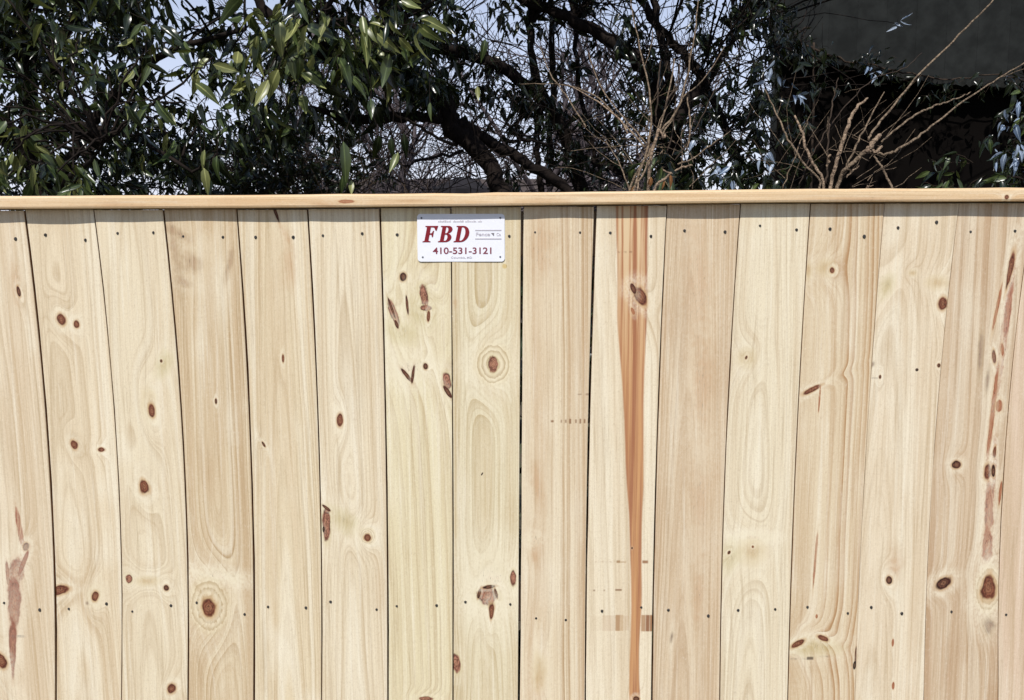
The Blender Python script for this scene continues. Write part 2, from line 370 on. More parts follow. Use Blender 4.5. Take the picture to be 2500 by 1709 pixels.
# ------------------------------------------------------------------ the fence
CAPB, CAPH = 1.800, 0.0255
seams = {1: (62, 112, 136), 2: (231, 279, 296), 3: (401, 443, 459), 4: (580, 609, 620), 5: (752, 776, 785), 6: (928, 941, 947), 7: (1101, 1105, 1106), 8: (1275, 1272, 1267), 9: (1453, 1439, 1429), 10: (1627, 1607, 1592), 11: (1806, 1777, 1758), 12: (1977, 1949, 1924), 13: (2157, 2121, 2088), 14: (2338, 2289, 2256), 15: (2519, 2463, 2439)}
gaps = {1: (.0028, .0034), 2: (.0024, .0022), 3: (.003, .003), 4: (.003, .004), 5: (.003, .0024), 6: (.003, .0035), 7: (.0022, .003), 8: (.0048, .0042), 9: (.0050, .0022), 10: (.0016, .0044), 11: (.0022, .0028), 12: (.0024, .003), 13: (.0016, .0010), 14: (.0012, .0009), 15: (.0010, .0010)}
def seam_at(k, z):
    if k in seams:
        pts = [at(x, y) for x, y in zip(seams[k], (530, 1000, 1700))]
        zz = [p.z for p in pts]; xx = [p.x for p in pts]
        pf = np.polyfit(zz, xx, 2); 
        if z < zz[-1]:                                   # below the picture the edges run on straight
            sl_ = np.polyval(np.polyder(pf), zz[-1]); return float(xx[-1]+sl_*(z-zz[-1])*.3)
        return float(np.polyval(pf, z))
    base = seam_at(1, z) if k < 1 else seam_at(15, z)
    return base+(k-(1 if k < 1 else 15))*.1410
CAPK = [(800, 500, 9, 50, 0, 'tan'), (845, 492, 5, 22, 0, 'rust'), (690, 506, 5, 40, 0, 'tan'), (2458, 481, 5, 5, 0, 'red'), (1440, 478, 5, 60, 0, 'tan'), (1340, 490, 8, 70, 0, 'tan'), (300, 498, 7, 120, 0, 'tan'), (2100, 485, 6, 130, 0, 'tan'), (1010, 490, 5, 50, 0, 'tan')]
def cap_z(x):
    xs = [at(q, 503).x for q in (0, 640, 1240, 1880, 2500)]; zs = [at(q, y).z for q, y in ((0, 513), (640, 510), (1240, 503), (1880, 493), (2500, 489.5))]
    return np.interp(x, xs, zs)
def cap_bottom(x): return CAPB+(cap_z(min(1.1, max(-1.0, x)))-CAPB)*.75
def gap_at(k, z):
    g = gaps.get(k, (.0022, .0028)); t = min(1, max(0, (CAPB-z)/1.0)); return (g[0]*(1-t)+g[1]*t)*(1.12 if k in (8, 9) else .92 if k < 11 else .72)

cream = dict(early=(.70, .60, .40), late=(.50, .37, .21), tint=(.58, .45, .28))
P_ = {
 0: dict(seed=1, early=(.72, .61, .43), lin=45, quad=300, contrast=.35, bands=.35, white=.45),
 1: dict(seed=2, early=(.71, .60, .41), lin=30, quad=600, contrast=.4, bands=.45, white=.5),
 2: dict(seed=3, early=(.71, .61, .42), lin=15, quad=500, contrast=.28, bands=.25, white=.4),
 3: dict(seed=4, early=(.645, .53, .345), late=(.45, .31, .155), lin=20, quad=1500, x0=.01, slope=1.2, contrast=.6, bands=.55, white=.35, warmth=.5),
 4: dict(seed=5, early=(.70, .59, .39), lin=8, quad=1400, slope=3.2, contrast=.42, bands=.35, white=.5, warmth=.45),
 5: dict(seed=6, early=(.72, .62, .43), lin=10, quad=1300, slope=2.4, contrast=.36, bands=.2, white=.45),
 6: dict(seed=7, early=(.71, .63, .41), lin=50, quad=200, contrast=.38, bands=.2, white=.3, tint=(.58, .47, .25)),
 7: dict(seed=8, early=(.69, .61, .41), late=(.50, .39, .20), lin=14, quad=1500, slope=1.6, contrast=.55, bands=.3, white=.2, tint=(.57, .45, .26)),
 8: dict(seed=9, early=(.70, .59, .40), late=(.48, .33, .18), tint=(.56, .42, .265), lin=75, quad=350, slope=1.0, sharp=1.6, contrast=.55, bands=.5, white=.25, side=(-.03, .03), warp=.012),
 9: dict(seed=10, early=(.74, .64, .45), lin=45, quad=150, contrast=.42, bands=.25, white=.4, warp=.010, sharp=3),
 10: dict(seed=11, early=(.64, .51, .335), late=(.45, .305, .17), tint=(.50, .36, .22), lin=4, quad=1700, x0=-.005, slope=4.2, contrast=.5, bands=.55, white=.15, warmth=.5),
 11: dict(seed=12, early=(.73, .64, .45), lin=20, quad=900, slope=2.8, contrast=.32, bands=.25, white=.4),
 12: dict(seed=13, early=(.66, .545, .36), late=(.48, .30, .15), lin=70, quad=250, slope=.8, sharp=1.8, contrast=.6, bands=.45, white=.3, side=(-.05, .04), warp=.014),
 13: dict(seed=14, early=(.72, .61, .43), lin=35, quad=500, slope=1.8, contrast=.4, bands=.3, white=.45),
 14: dict(seed=15, early=(.60, .47, .31), late=(.43, .28, .15), tint=(.49, .345, .215), lin=80, quad=250, slope=1.2, contrast=.6, bands=.75, white=.3, warmth=.4, warp=.014),
 15: dict(seed=16, early=(.66, .51, .36), lin=60, quad=300, contrast=.4, bands=.4, white=.2),
}
K_ = {
 0: [(46, 711, 5, 13, -8, 'dark'), (40, 700, 16, 60, 0, 'tan'), (64, 1335, 8, 12, 20, 'red'), (39, 1398, 20, 42, 12, 'stain'), (57, 1375, 6, 40, 24, 'stain'), (18, 1400, 5, 34, 0, 'stain'), (35, 1475, 17, 72, 3, 'stain', -.3), (31, 1585, 9, 80, 4, 'stain', -.5), (3, 1613, 14, 22, -20, 'red'), (48, 1290, 7, 60, -6, 'blush')],
 1: [(148, 780, 11, 15, -15, 'red'), (186, 792, 8, 10, 0, 'red'), (180, 1086, 9, 13, -12, 'red'), (247, 1098, 9, 6, 0, 'red'), (146, 1441, 22, 13, -20, 'red', .25), (232, 1456, 9, 14, 12, 'red'), (232, 1456, 14, 24, 8, 'pale'), (212, 1474, 5, 6, 0, 'grey')],
 2: [(394, 881, 3, 4, 0, 'dark'), (400, 890, 16, 30, 20, 'green'), (371, 1003, 9, 17, -5, 'red'), (366, 990, 16, 34, -5, 'pale'), (352, 1186, 12, 20, -8, 'red', .25), (315, 1413, 9, 12, 0, 'pink'), (406, 1435, 7, 8, 0, 'dark'), (360, 1418, 26, 10, 0, 'pale'), (419, 1681, 11, 15, 20, 'red')],
 3: [(447, 688, 26, 13, 25, 'smudge'), (425, 590, 12, 90, -6, 'smudge'), (437, 570, 40, 14, 30, 'smudge'), (560, 645, 9, 60, 14, 'smudge'), (470, 640, 30, 30, 0, 'smudge'), (528, 979, 3, 7, 0, 'dark'), (511, 1482, 19, 25, 0, 'red'), (511, 1478, 44, 62, 0, 'ring'), (530, 1405, 50, 14, 8, 'white')],
 4: [(691, 875, 3, 10, 0, 'red'), (644, 1085, 3, 8, -28, 'dark'), (690, 560, 9, 60, -25, 'tan'), (705, 640, 20, 70, 0, 'tan'), (672, 516, 4, 30, -18, 'line')],
 5: [(830, 1027, 8, 17, 0, 'red'), (797, 1278, 11, 46, 0, 'pink'), (797, 1240, 14, 4, 40, 'line'), (790, 1292, 3, 8, 0, 'fleck'), (897, 1313, 9, 10, 0, 'red'), (897, 1309, 17, 19, 0, 'ring'), (835, 1270, 22, 40, -55, 'green')],
 6: [(984, 676, 9, 11, 10, 'dark'), (961, 764, 9, 36, -19, 'pink'), (956, 752, 3, 30, -19, 'line'), (968, 792, 4, 12, -19, 'line'), (994, 745, 3.2, 26, -5, 'line'), (1036, 728, 10, 32, -10, 'pink', -.35), (1041, 752, 17, 7, 0, 'pink'), (1046, 772, 4, 14, 5, 'red'), (994, 918, 5, 25, -38, 'line'), (1008, 915, 4, 26, 8, 'line'), (1039, 895, 6, 8, 0, 'dark'), (1091, 930, 11, 22, -10, 'pink'), (1093, 957, 6, 20, -32, 'line'), (1030, 760, 30, 40, 0, 'green'), (980, 812, 34, 22, 30, 'green'), (1000, 900, 40, 26, 0, 'white'), (1040, 1706, 20, 6, 0, 'pink')],
 7: [(1204, 889, 12, 21, 0, 'pink'), (1204, 889, 38, 44, 0, 'ring'), (1232, 650, 6, 6, 0, 'resin'), (1111, 739, 5, 14, 0, 'tan'), (1177, 1157, 2, 5, 30, 'fleck'), (1190, 1452, 27, 26, 0, 'pink', .2), (1170, 1449, 4, 15, 14, 'dark'), (1194, 1433, 5, 17, 82, 'dark'), (1211, 1449, 3.5, 14, -14, 'dark'), (1200, 1494, 6, 22, 4, 'red', -.4), (1113, 1618, 12, 27, -8, 'pink'), (1253, 1411, 8, 20, 0, 'pink'), (1200, 1430, 52, 70, 0, 'white'), (1190, 895, 30, 26, 0, 'white')],
 8: [(1304, 1319, 12, 14, 0, 'white'), (1310, 1345, 16, 50, 0, 'tan'), (1315, 1690, 20, 60, 0, 'tan'), (1312, 1180, 16, 70, -8, 'tan'), (1320, 600, 46, 90, 0, 'tan'), (1316, 1640, 14, 40, 0, 'pale')],
 9: [(1563, 724, 14, 25, -28, 'red', -.2), (1546, 705, 6, 14, -20, 'line'), (1545, 760, 4, 9, -20, 'rust'), (1553, 1706, 8, 7, 0, 'dark'), (1543, 1338, 2, 3, 0, 'fleck')],
 10: [(1705, 700, 38, 170, -2, 'tan'), (1640, 1557, 5, 17, 8, 'grey'), (1712, 1235, 34, 110, 0, 'tan', -.5), (1703, 1460, 16, 110, 0, 'tan', -.4), (1720, 940, 34, 140, 0, 'tan')],
 11: [(1822, 873, 3, 5, 20, 'dark'), (1822, 873, 18, 19, 20, 'pale'), (1780, 1349, 3.5, 5, 30, 'dark'), (1838, 1335, 2.5, 3, 0, 'red'), (1782, 1360, 22, 34, 15, 'green'), (1835, 1348, 26, 26, 0, 'pale'), (1835, 1312, 40, 10, 0, 'white')],
 12: [(2032, 660, 6, 7, 0, 'red'), (2018, 655, 18, 16, 0, 'pale'), (1974, 660, 7, 16, 0, 'pale'), (1983, 951, 6, 26, 62, 'red', .25), (2001, 975, 2.2, 34, 2, 'rust'), (1991, 1365, 3, 72, 2, 'rust'), (1947, 1572, 8, 20, 58, 'red'), (2009, 1558, 7, 15, -66, 'red'), (1985, 1580, 55, 20, 0, 'green'), (1994, 1505, 3, 6, 0, 'rust'), (2086, 1624, 4, 12, 4, 'fleck'), (2040, 640, 3, 100, 4, 'tan'), (2089, 1600, 3, 26, 0, 'line')],
 13: [(2228, 667, 8, 6, 0, 'pale'), (2165, 700, 14, 26, 20, 'green'), (2302, 740, 11, 17, 0, 'red'), (2149, 920, 3, 5, 0, 'dark'), (2239, 903, 4, 4, 30, 'fleck'), (2292, 892, 4, 5, 0, 'dark'), (2171, 1417, 8, 11, -10, 'dark'), (2180, 1569, 3, 11, 0, 'rust'), (2181, 1675, 3.5, 11, 0, 'rust'), (2288, 690, 20, 14, 0, 'pale'), (2185, 1380, 22, 50, 0, 'tan'), (2131, 890, 5, 9, 20, 'grey')],
 14: [(2455, 800, 9, 190, 4, 'blush', .2), (2424, 1010, 6, 130, 3, 'rust'), (2420, 1200, 9, 150, 1, 'blush'), (2467, 660, 6, 50, 8, 'red', -.3), (2462, 760, 7, 70, 3, 'blush'), (2436, 750, 4, 60, 8, 'rust'), (2428, 871, 5, 17, -8, 'red'), (2448, 854, 4, 16, -6, 'rust'), (2412, 930, 6, 36, 4, 'grey'), (2440, 992, 9, 16, 0, 'rust'), (2429, 1104, 4, 16, 2, 'red'), (2412, 1152, 9, 20, 0, 'red'), (2426, 1150, 5, 16, -4, 'dark'), (2415, 1237, 10, 70, -4, 'blush', .35), (2412, 1330, 13, 46, 0, 'blush'), (2443, 1205, 4, 30, 2, 'rust'), (2335, 1135, 11, 10, 0, 'dark'), (2304, 1424, 14, 22, 56, 'dark'), (2414, 1434, 17, 34, 0, 'red', .3), (2414, 1440, 28, 52, 0, 'ring'), (2395, 860, 8, 60, 0, 'grey'), (2415, 1530, 16, 24, -10, 'grey')],
}
BURN = (.15, .055, .022)
M_ = {
 0: [(20, 1551, 73, 1556, .6, (.16, .13, .12), 60)],
 8: [(1240+a/2.18-w_/2, 1028-t_/2, 1240+a/2.18+w_/2, 1028+t_/2, s_, (.20, .085, .03), 0) for a, w_, t_, s_ in ((236, 7, 5, .8), (284, 3, 7, .7), (308, 4, 8, .7), (331, 5, 12, .85), (362, 4, 9, .75), (385, 4, 12, .85), (408, 4, 10, .8), (430, 4, 12, .9))] + [(1410, 961, 1420, 964, .5, BURN, 0), (1430, 960, 1438, 965, .5, BURN, 0)],
 9: [(1508, 613, 1530, 618, .85, BURN, 60), (1536, 613, 1543, 617, .5, BURN, 0), (1505, 1368, 1514, 1374, .8, (.30, .16, .06), 0), (1514, 1370, 1528, 1374, .5, (.36, .2, .08), 0), (1446, 1369, 1500, 1373, .3, (.36, .2, .08), 120), (1568, 1368, 1582, 1375, .85, (.26, .11, .04), 0),
     (1448, 1439, 1453, 1443, .7, (.2, .1, .04), 0), (1473, 1439, 1477, 1443, .6, (.24, .12, .05), 0), (1502, 1438, 1518, 1442, .85, (.2, .09, .035), 0),
     (1446, 1503, 1468, 1539, .10, (.40, .25, .12), 0), (1470, 1502, 1500, 1540, .22, (.40, .21, .10), 0), (1502, 1501, 1514, 1540, .7, (.33, .15, .045), 0), (1514, 1501, 1522, 1540, .4, (.38, .19, .06), 0), (1522, 1503, 1536, 1538, .2, (.38, .19, .09), 0), (1565, 1501, 1576, 1541, .7, (.32, .13, .035), 0), (1576, 1501, 1586, 1541, .85, (.22, .07, .02), 0), (1586, 1501, 1597, 1541, .85, (.27, .10, .025), 0)],
 12: [(1930, 1607, 1975, 1611, .5, (.15, .11, .08), 60), (1970, 1604, 1986, 1611, .8, (.06, .04, .03), 0), (2000, 1601, 2030, 1605, .5, (.15, .11, .08), 60)],
 13: [(2128, 921, 2158, 925, .5, (.18, .14, .11), 60)],
}
fence = empty('wood_fence', (0, 0, 0))
tag(fence, 'new pine board fence with flat cap rail and knotty vertical boards', 'fence')
nail_mat = simple_mat('nail_head_steel', (.055, .05, .045), .5, .6, 400, .4)
bmn = bmesh.new(); bmesh.ops.create_cone(bmn, cap_ends=True, segments=10, radius1=.0033, radius2=.0022, depth=.0022, matrix=Matrix.Rotation(R(90), 4, 'X'))
nail_me = bpy.data.meshes.new('nail'); bmn.to_mesh(nail_me); bmn.free(); nail_me.materials.append(nail_mat)
nails_px = [(115, 362, 0), (325, 335, 0), (612, 372, 0), (845, 322, 0), (1103, 318, 0), (1318, 345, 0), (1602, 352, 0), (1835, 350, 0)]
nails = [(a/2.942, 460+b_/2.942) for a, b_, _ in nails_px]
nails += [(620+a/2.942, 460+b_/2.942) for a, b_ in ((283, 352), (495, 338), (778, 325), (1030, 332), (1835, 343))]
nails += [(1240+a/2.942, 460+b_/2.942) for a, b_ in ((195, 315), (518, 318), (735, 318), (1027, 345), (1270, 303), (1560, 313), (1812, 268))]
nails += [(1860+a/2.942, 460+b_/2.942) for a, b_ in ((250, 298), (490, 292), (735, 345), (980, 282), (1255, 243), (1500, 310), (1822, 305))]
for x0_, L_ in ((0, ((22, 1072), (213, 1108), (365, 1105), (565, 1078), (705, 1117), (910, 1086), (1048, 1070), (1303, 1132))),
                (620, ((75, 1093), (277, 1098), (408, 1066), (652, 1108), (760, 1090), (972, 1087), (1125, 1067), (1365, 1080))),
                (1240, ((150, 1153), (308, 1162), (500, 1115), (710, 1095), (855, 1112), (1068, 1142), (1225, 1112))),
                (1860, ((72, 1107), (243, 1095), (457, 1127), (583, 1097), (745, 1130), (1010, 1120), (1300, 1135)))):
    nails += [(x0_+a/2.18, 980+b_/2.18) for a, b_ in L_]
nail_pts = [at(x, y) for x, y in nails]
NS = 22
edge_mat = simple_mat('sawn_edge_gap_shade', (.40, .22, .10), .9, .4, 30, .1, c2=(.22, .11, .05))  # orange sawn edges, coloured darker so the gaps look shaded
for k in range(-4, 21):
    zt = cap_bottom((seam_at(k, 1.7)+seam_at(k+1, 1.7))/2)-.0012-rng.random()*.0022; zb = .03
    org = Vector(((seam_at(k, 1.0)+seam_at(k+1, 1.0))/2, 0, zb))
    mt = wood('pine_board_%d' % (k+5), P_.get(k, dict(seed=30+k, lin=rng.uniform(10, 70), quad=rng.uniform(200, 1300), contrast=.4)), K_.get(k, ()),
              dict(edges=[(470, 1502, 1585), (530, 1503, 1583), (700, 1508, 1580), (780, 1507, 1579), (860, 1513, 1575), (1000, 1522, 1572), (1180, 1529, 1572), (1260, 1534, 1569), (1370, 1538, 1567), (1480, 1540, 1566), (1590, 1538, 1561), (1720, 1536, 1566)]) if k == 9 else None,
              M_.get(k, ()), org)
    v = []; f = []
    yo = rng.uniform(-.0012, .0012); tl = rng.uniform(-.010, .010); cup = rng.uniform(-.0012, .0012); TH = .0165
    for i in range(NS+1):
        z = zt+(zb-zt)*i/NS
        l = seam_at(k, z)+gap_at(k, z)/2-org.x; r = seam_at(k+1, z)-gap_at(k+1, z)/2-org.x; e = .0011
        jit = rng.gauss(0, .00025)
        prof = [(l+jit, TH), (l+jit, e), (l+e*.3+jit, e*.35), (l+e+jit, 0), ((l*2+r)/3, cup), ((l+2*r)/3, cup), (r-e, 0), (r-e*.3, e*.35), (r, e), (r, TH)]
        for (a, d) in prof: v.append((a, yo+d+tl*(a), z-zb))
    n = 10
    for i in range(NS):
        for q in range(n):
            q2 = (q+1) % n; f.append((i*n+q, (i+1)*n+q, (i+1)*n+q2, i*n+q2))
    f.append(tuple(range(n))); f.append(tuple(NS*n+q for q in range(n-1, -1, -1)))
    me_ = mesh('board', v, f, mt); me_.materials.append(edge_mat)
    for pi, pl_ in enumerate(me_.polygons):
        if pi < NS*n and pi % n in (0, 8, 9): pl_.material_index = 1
    bo = link('board', me_, fence, org)
    for p in nail_pts:
        if seam_at(k, p.z) < p.x < seam_at(k+1, p.z):
            no = link('nail', nail_me, bo, p-org+Vector((0, yo+tl*(p.x-org.x)-.0003, 0)))
            no.rotation_euler = (rng.uniform(-.2, .2), 0, rng.uniform(-.3, .3)); s_ = rng.uniform(.8, 1.1); no.scale = (s_, 1, s_*rng.uniform(.9, 1.25))
    if not 0 <= k <= 15:                                 # outside the picture: plain pairs of nails
        for zz in (1.744, .96, .25):
            for dx in (-.04, .04):
                link('nail', nail_me, bo, (dx, yo+tl*dx-.0003, zz-zb))
# cap rail: three lengths butted, one joint is out of the picture on either side
cap_mat = wood('cap_rail_pine', dict(seed=40, early=(.73, .54, .315), late=(.57, .37, .18), tint=(.64, .42, .22), lin=120, quad=600, slope=1.0, contrast=.45, bands=.5, white=.25, warmth=.5, warp=.01), horizontal=True)
cap_mid = wood('cap_rail_pine_knotty', dict(seed=40, early=(.73, .54, .315), late=(.57, .37, .18), tint=(.64, .42, .22), lin=120, quad=600, slope=1.0, contrast=.45, bands=.5, white=.25, warmth=.5, warp=.01), knots=CAPK, horizontal=True)
CO = .0245
for (xa, xb) in ((-1.56, -1.103), (-1.1, 1.295), (1.298, 1.80)):
    n = max(3, int((xb-xa)/.06)); v = []; f = []
    e = .0045
    for i in range(n+1):
        X = xa+(xb-xa)*i/n; z0 = cap_bottom(X)
        j = rng.gauss(0, .0004); z1 = z0+CAPH+rng.gauss(0, .0004)
        prof = [(-CO+e*.3+j, z0+e*.3), (-CO+j, z0+e), (-CO+j, z1-e), (-CO+e*.3+j, z1-e*.3), (-CO+e, z1), (.115, z1), (.115, z0), (-CO+e, z0)]
        for (y, z) in prof: v.append((X-xa, y, z-CAPB))
    m_ = 8
    for i in range(n):
        for q in range(m_): f.append((i*m_+q, i*m_+(q+1) % m_, (i+1)*m_+(q+1) % m_, (i+1)*m_+q))
    f.append(tuple(range(m_-1, -1, -1))); f.append(tuple(n*m_+q for q in range(m_)))
    link('cap_rail', mesh('cap_rail', v, f, cap_mat if xa != -1.1 else cap_mid), fence, (xa, 0, CAPB))
frame_mat = wood('fence_frame_pine', dict(seed=50, early=(.55, .42, .26), contrast=.5))
for z in (1.70, .93, .22):
    link('back_rail', boxes_mesh('back_rail', [(-1.54, 1.78, .0195, .0575, z, z+.089)], frame_mat, .003), fence)
for x in (-1.30, 1.14):
    link('post', boxes_mesh('post', [(x, x+.09, .0585, .148, -.05, 1.79)], frame_mat, .003), fence)

# ------------------------------------------------------------------ the sign
sign_white = simple_mat('sign_white_enamel', (.82, .82, .86), .35, .03, 60, .5)
sign_red = simple_mat('sign_red_print', (.225, .006, .014), .45, .15, 500, .4)
sign_pink = simple_mat('sign_number_print', (.25, .045, .07), .45, .3, 700, .4)
sign_grey = simple_mat('sign_grey_print', (.56, .52, .56), .5, .15, 500, .3)
sign_dark = simple_mat('sign_dark_print', (.22, .20, .21), .5, .15, 500, .3)
screw_mat = simple_mat('sign_screw', (.16, .16, .18), .4, .3, 500, .5)
def spx(u, v_): return 980+u/7.747, 490+v_/7.747
p00 = at(*spx(1128, 702)); SY = -.0019
sign = empty('sign', (p00.x, SY, p00.z)); tag(sign, 'small white rectangular sign with red FBD lettering and phone number under the cap rail', 'sign')
SS = (at(*spx(1950, 700)).x-at(*spx(300, 700)).x)/1650   # metres per unit of the sign drawing
def S2(u, v_): return ((u-1128)*SS, -(v_-702)*SS)
W2, H2, r_ = 825*SS, 447*SS, 62*SS
ol = []
for cx, cz, a0 in ((W2-r_, H2-r_, 0), (-W2+r_, H2-r_, 90), (-W2+r_, -H2+r_, 180), (W2-r_, -H2+r_, 270)):
    for q in range(7): a = R(a0+q*15); ol.append((cx+r_*math.cos(a), cz+r_*math.sin(a)))
n = len(ol)
v = [(x, .0, z) for x, z in ol]+[(x, .0014, z) for x, z in ol]
f = [tuple(range(n-1, -1, -1)), tuple(range(n, 2*n))]+[(i, (i+1) % n, n+(i+1) % n, n+i) for i in range(n)]
link('panel', mesh('panel', v, f, sign_white), sign)
def flat(name, polys, mat, y=-.0005, lab=None):
    """filled outlines (outer and holes) as a thin print on the sign"""
    cu = bpy.data.curves.new(name, 'CURVE'); cu.dimensions = '2D'; cu.fill_mode = 'BOTH'; cu.extrude = .0002
    for pl in polys:
        s_ = cu.splines.new('POLY'); s_.points.add(len(pl)-1); s_.use_cyclic_u = True
        for pt, q in zip(s_.points, pl): pt.co = (q[0], q[1], 0, 1)
    return to_mesh(name, cu, mat, (0, y, 0))
def to_mesh(name, data, mat, loc):
    t = bpy.data.objects.new('tmp', data); col.objects.link(t)
    dg = bpy.context.evaluated_depsgraph_get(); me = bpy.data.meshes.new_from_object(t.evaluated_get(dg))
    bpy.data.objects.remove(t); me.materials.clear(); me.materials.append(mat)
    me.transform(Matrix.Rotation(R(90), 4, 'X')); me.name = name
    return link(name, me, sign, loc)
def arc(cx, cy, rx, ry, a0, a1, n=12): return [(cx+rx*math.cos(R(a0+(a1-a0)*i/n)), cy+ry*math.sin(R(a0+(a1-a0)*i/n))) for i in range(n+1)]
Fp = [[(0, 0), (.50, 0), (.50, .05), (.36, .085), (.36, .455), (.47, .46), (.545, .31), (.60, .31), (.60, .70), (.545, .70), (.47, .55), (.36, .545), (.36, .915), (.56, .90), (.70, .70), (.755, .70), (.80, 1.0), (0, 1.0), (0, .95), (.11, .915), (.11, .085), (0, .05)]]
Bp = [[(0, 0), (.46, 0)]+arc(.46, .27, .34, .27, -90, 75, 12)+[(.56, .545)]+arc(.48, .765, .29, .235, -60, 90, 12)+[(0, 1.0), (0, .95), (.11, .915), (.11, .085), (0, .05)],
      [(.35, .085), (.42, .085)]+arc(.42, .275, .125, .19, -90, 90, 10)+[(.35, .465)],
      [(.35, .55), (.40, .55)]+arc(.40, .73, .115, .18, -90, 90, 10)+[(.35, .915)]]
Dp = [[(0, 0), (.42, 0)]+arc(.42, .5, .47, .5, -90, 90, 20)+[(0, 1.0), (0, .95), (.11, .915), (.11, .085), (0, .05)],
      [(.355, .09), (.42, .09)]+arc(.42, .5, .215, .41, -90, 90, 16)+[(.355, .91)]]
for pl, u0 in ((Fp, 398), (Bp, 690), (Dp, 985)):
    polys = [[S2(u0+(x+.21*y)*300, 782-y*305) for x, y in q] for q in pl]
    flat('letter', polys, sign_red)
def text(s_, u, v_, hgt, wid, mat, bold=0.0):
    cu = bpy.data.curves.new('text', 'FONT'); cu.body = s_; cu.offset = bold; cu.extrude = .001; cu.size = 1
    o = to_mesh('lettering', cu, mat, (0, 0, 0)); me = o.data
    xs = [q.co.x for q in me.vertices]; zs = [q.co.z for q in me.vertices]
    a = S2(u, v_); fx = wid*SS/(max(xs)-min(xs)); fz = hgt*SS/(max(zs)-min(zs)); x0_, z0_ = min(xs), min(zs)
    for q in me.vertices: q.co = (a[0]+(q.co.x-x0_)*fx, -.0005+q.co.y*.1, a[1]+(q.co.z-z0_)*fz)
    return o
text('410-531-3121', 592, 1005, 124, 1110, sign_pink, .014)
text('Fence', 1412, 668, 66, 265, sign_grey, .02)
text('Co', 1800, 668, 60, 80, sign_grey, .02)
text('Columbia, MD', 935, 1094, 42, 400, sign_grey, .01)
for vv in (560, 720): flat('rule', [[S2(1396, vv-9), S2(1890, vv-9), S2(1890, vv+9), S2(1396, vv+9)]], sign_grey)
flat('mark', [[S2(1695, 610), S2(1755, 612), S2(1748, 670)]], sign_dark)
small = []
for (ua, ub) in ((700, 940), (985, 1170), (1210, 1420), (1450, 1515)):     # a worn line of small print too faint to read
    u = ua
    while u < ub:
        hh = rng.choice((22, 22, 34)); small.append([S2(u, 408), S2(u+11, 408), S2(u+11, 408-hh), S2(u, 408-hh)]); u += rng.choice((16, 19, 22))
flat('faint_print', small, sign_grey)
bms = bmesh.new(); bmesh.ops.create_cone(bms, cap_ends=True, segments=12, radius1=.0021, radius2=.0012, depth=.0014, matrix=Matrix.Rotation(R(90), 4, 'X'))
screw_me = bpy.data.meshes.new('screw'); bms.to_mesh(screw_me); bms.free(); screw_me.materials.append(screw_mat)
for u, vv in ((385, 330), (1870, 330), (400, 1065), (1868, 1060)):
    a = S2(u, vv); link('screw', screw_me, sign, (a[0], -.0006, a[1]))
# ------------------------------------------------------------------ buildings beyond the fence
def quad_slab(name, c4, th, mat, parent, org):
    """a slab: four corners (outer face), given thickness along the inward normal"""
    c = [Vector(q)-org for q in c4]; nn = (c[1]-c[0]).cross(c[3]-c[0]).normalized()
    v = c+[q-nn*th for q in c]
    f = [(0, 1, 2, 3), (7, 6, 5, 4), (0, 4, 5, 1), (1, 5, 6, 2), (2, 6, 7, 3), (3, 7, 4, 0)]
    return link(name, mesh(name, v, f, mat), parent)
shed_wall_m = simple_mat('shed_wall_stain', (.0036, .0024, .0018), .9, .4, 6, .08)
hipd_m = simple_mat('dark_roof_shingle', (.03, .03, .03), .9, .3, 8, .1)
shed_roof_m, nb, b = new_mat('charcoal_boarding')
house_ms = [simple_mat('charcoal_for_glare', (.0195*k_, .021*k_, .0195*k_), .9, .45, 9, .15) for k_ in (.93, 1.0, 1.06)]  # charcoal tones imitating the grey of glare
nn_ = nb.noise(nb.scalevec(nb.obj(), 4, 4, .5), 1, 4, .6); n2_ = nb.noise(nb.obj(), 90, 3, .6)
nb.put(b.inputs['Base Color'], nb.mix(nb.ramp(n2_, .3, .75), nb.mix(nb.ramp(nn_, .3, .7), (.022, .023, .021), (.014, .015, .014)), (.012, .012, .011)))
b.inputs['Roughness'].default_value = .9; b.inputs['Specular IOR Level'].default_value = .15
inn = Vector((.30, .954, 0)); ev = Vector((.954, -.30, 0))      # set a little askew to the fence
e0 = at(1868, 90, 2.7); pl = None
def on_front(x, y):                                    # the point of the shed's front plane seen at a photo pixel
    d = FWD + RT*((x-1250)/FPX) - UP*((y-854.5)/FPX); return CAM+d*((e0-CAM).dot(inn)/d.dot(inn))
edge_px = [(1868, 90), (1935, 112), (1996, 130), (2064, 153), (2130, 170), (2200, 184), (2302, 195), (2400, 201), (2500, 206), (2640, 214)]
edge = [on_front(*q) for q in edge_px]; e1 = edge[-1]
shed = empty('garden_shed', (e0.x+inn.x*.1, e0.y+inn.y*.1, 0)); so_ = shed.location
tag(shed, 'black brown low shed with roof edge shaped to a ragged glare border behind the cut stems on the right', 'shed')
dep = 1.3
wl, wr = e0+inn*.10+ev*.06, e1+inn*.10-ev*.06
def prism(name, front, back, mat, parent, org):
    """closed solid between two outlines with the same number of points"""
    n = len(front); v = [Vector(q)-org for q in front]+[Vector(q)-org for q in back]
    return link(name, mesh(name, v, [tuple(range(n-1, -1, -1)), tuple(range(n, 2*n))]+[(i, (i+1) % n, n+(i+1) % n, n+i) for i in range(n)], mat), parent)
def zed(q, z): return Vector((q.x, q.y, z))
top = [q+inn*.10+Vector((0, 0, -.035)) for q in edge]
top[0] = wl+Vector((0, 0, -.035)); top[-1] = wr+Vector((0, 0, -.035))
front = [zed(wl, -.03), zed(wr, -.03)]+top[::-1]
prism('wall', front, [q+inn*dep for q in front], shed_wall_m, shed, so_)
rt = []; rbm = []
fine = []
for i in range(len(edge)-1):
    for k in range(12): fine.append(edge[i].lerp(edge[i+1], k/12))
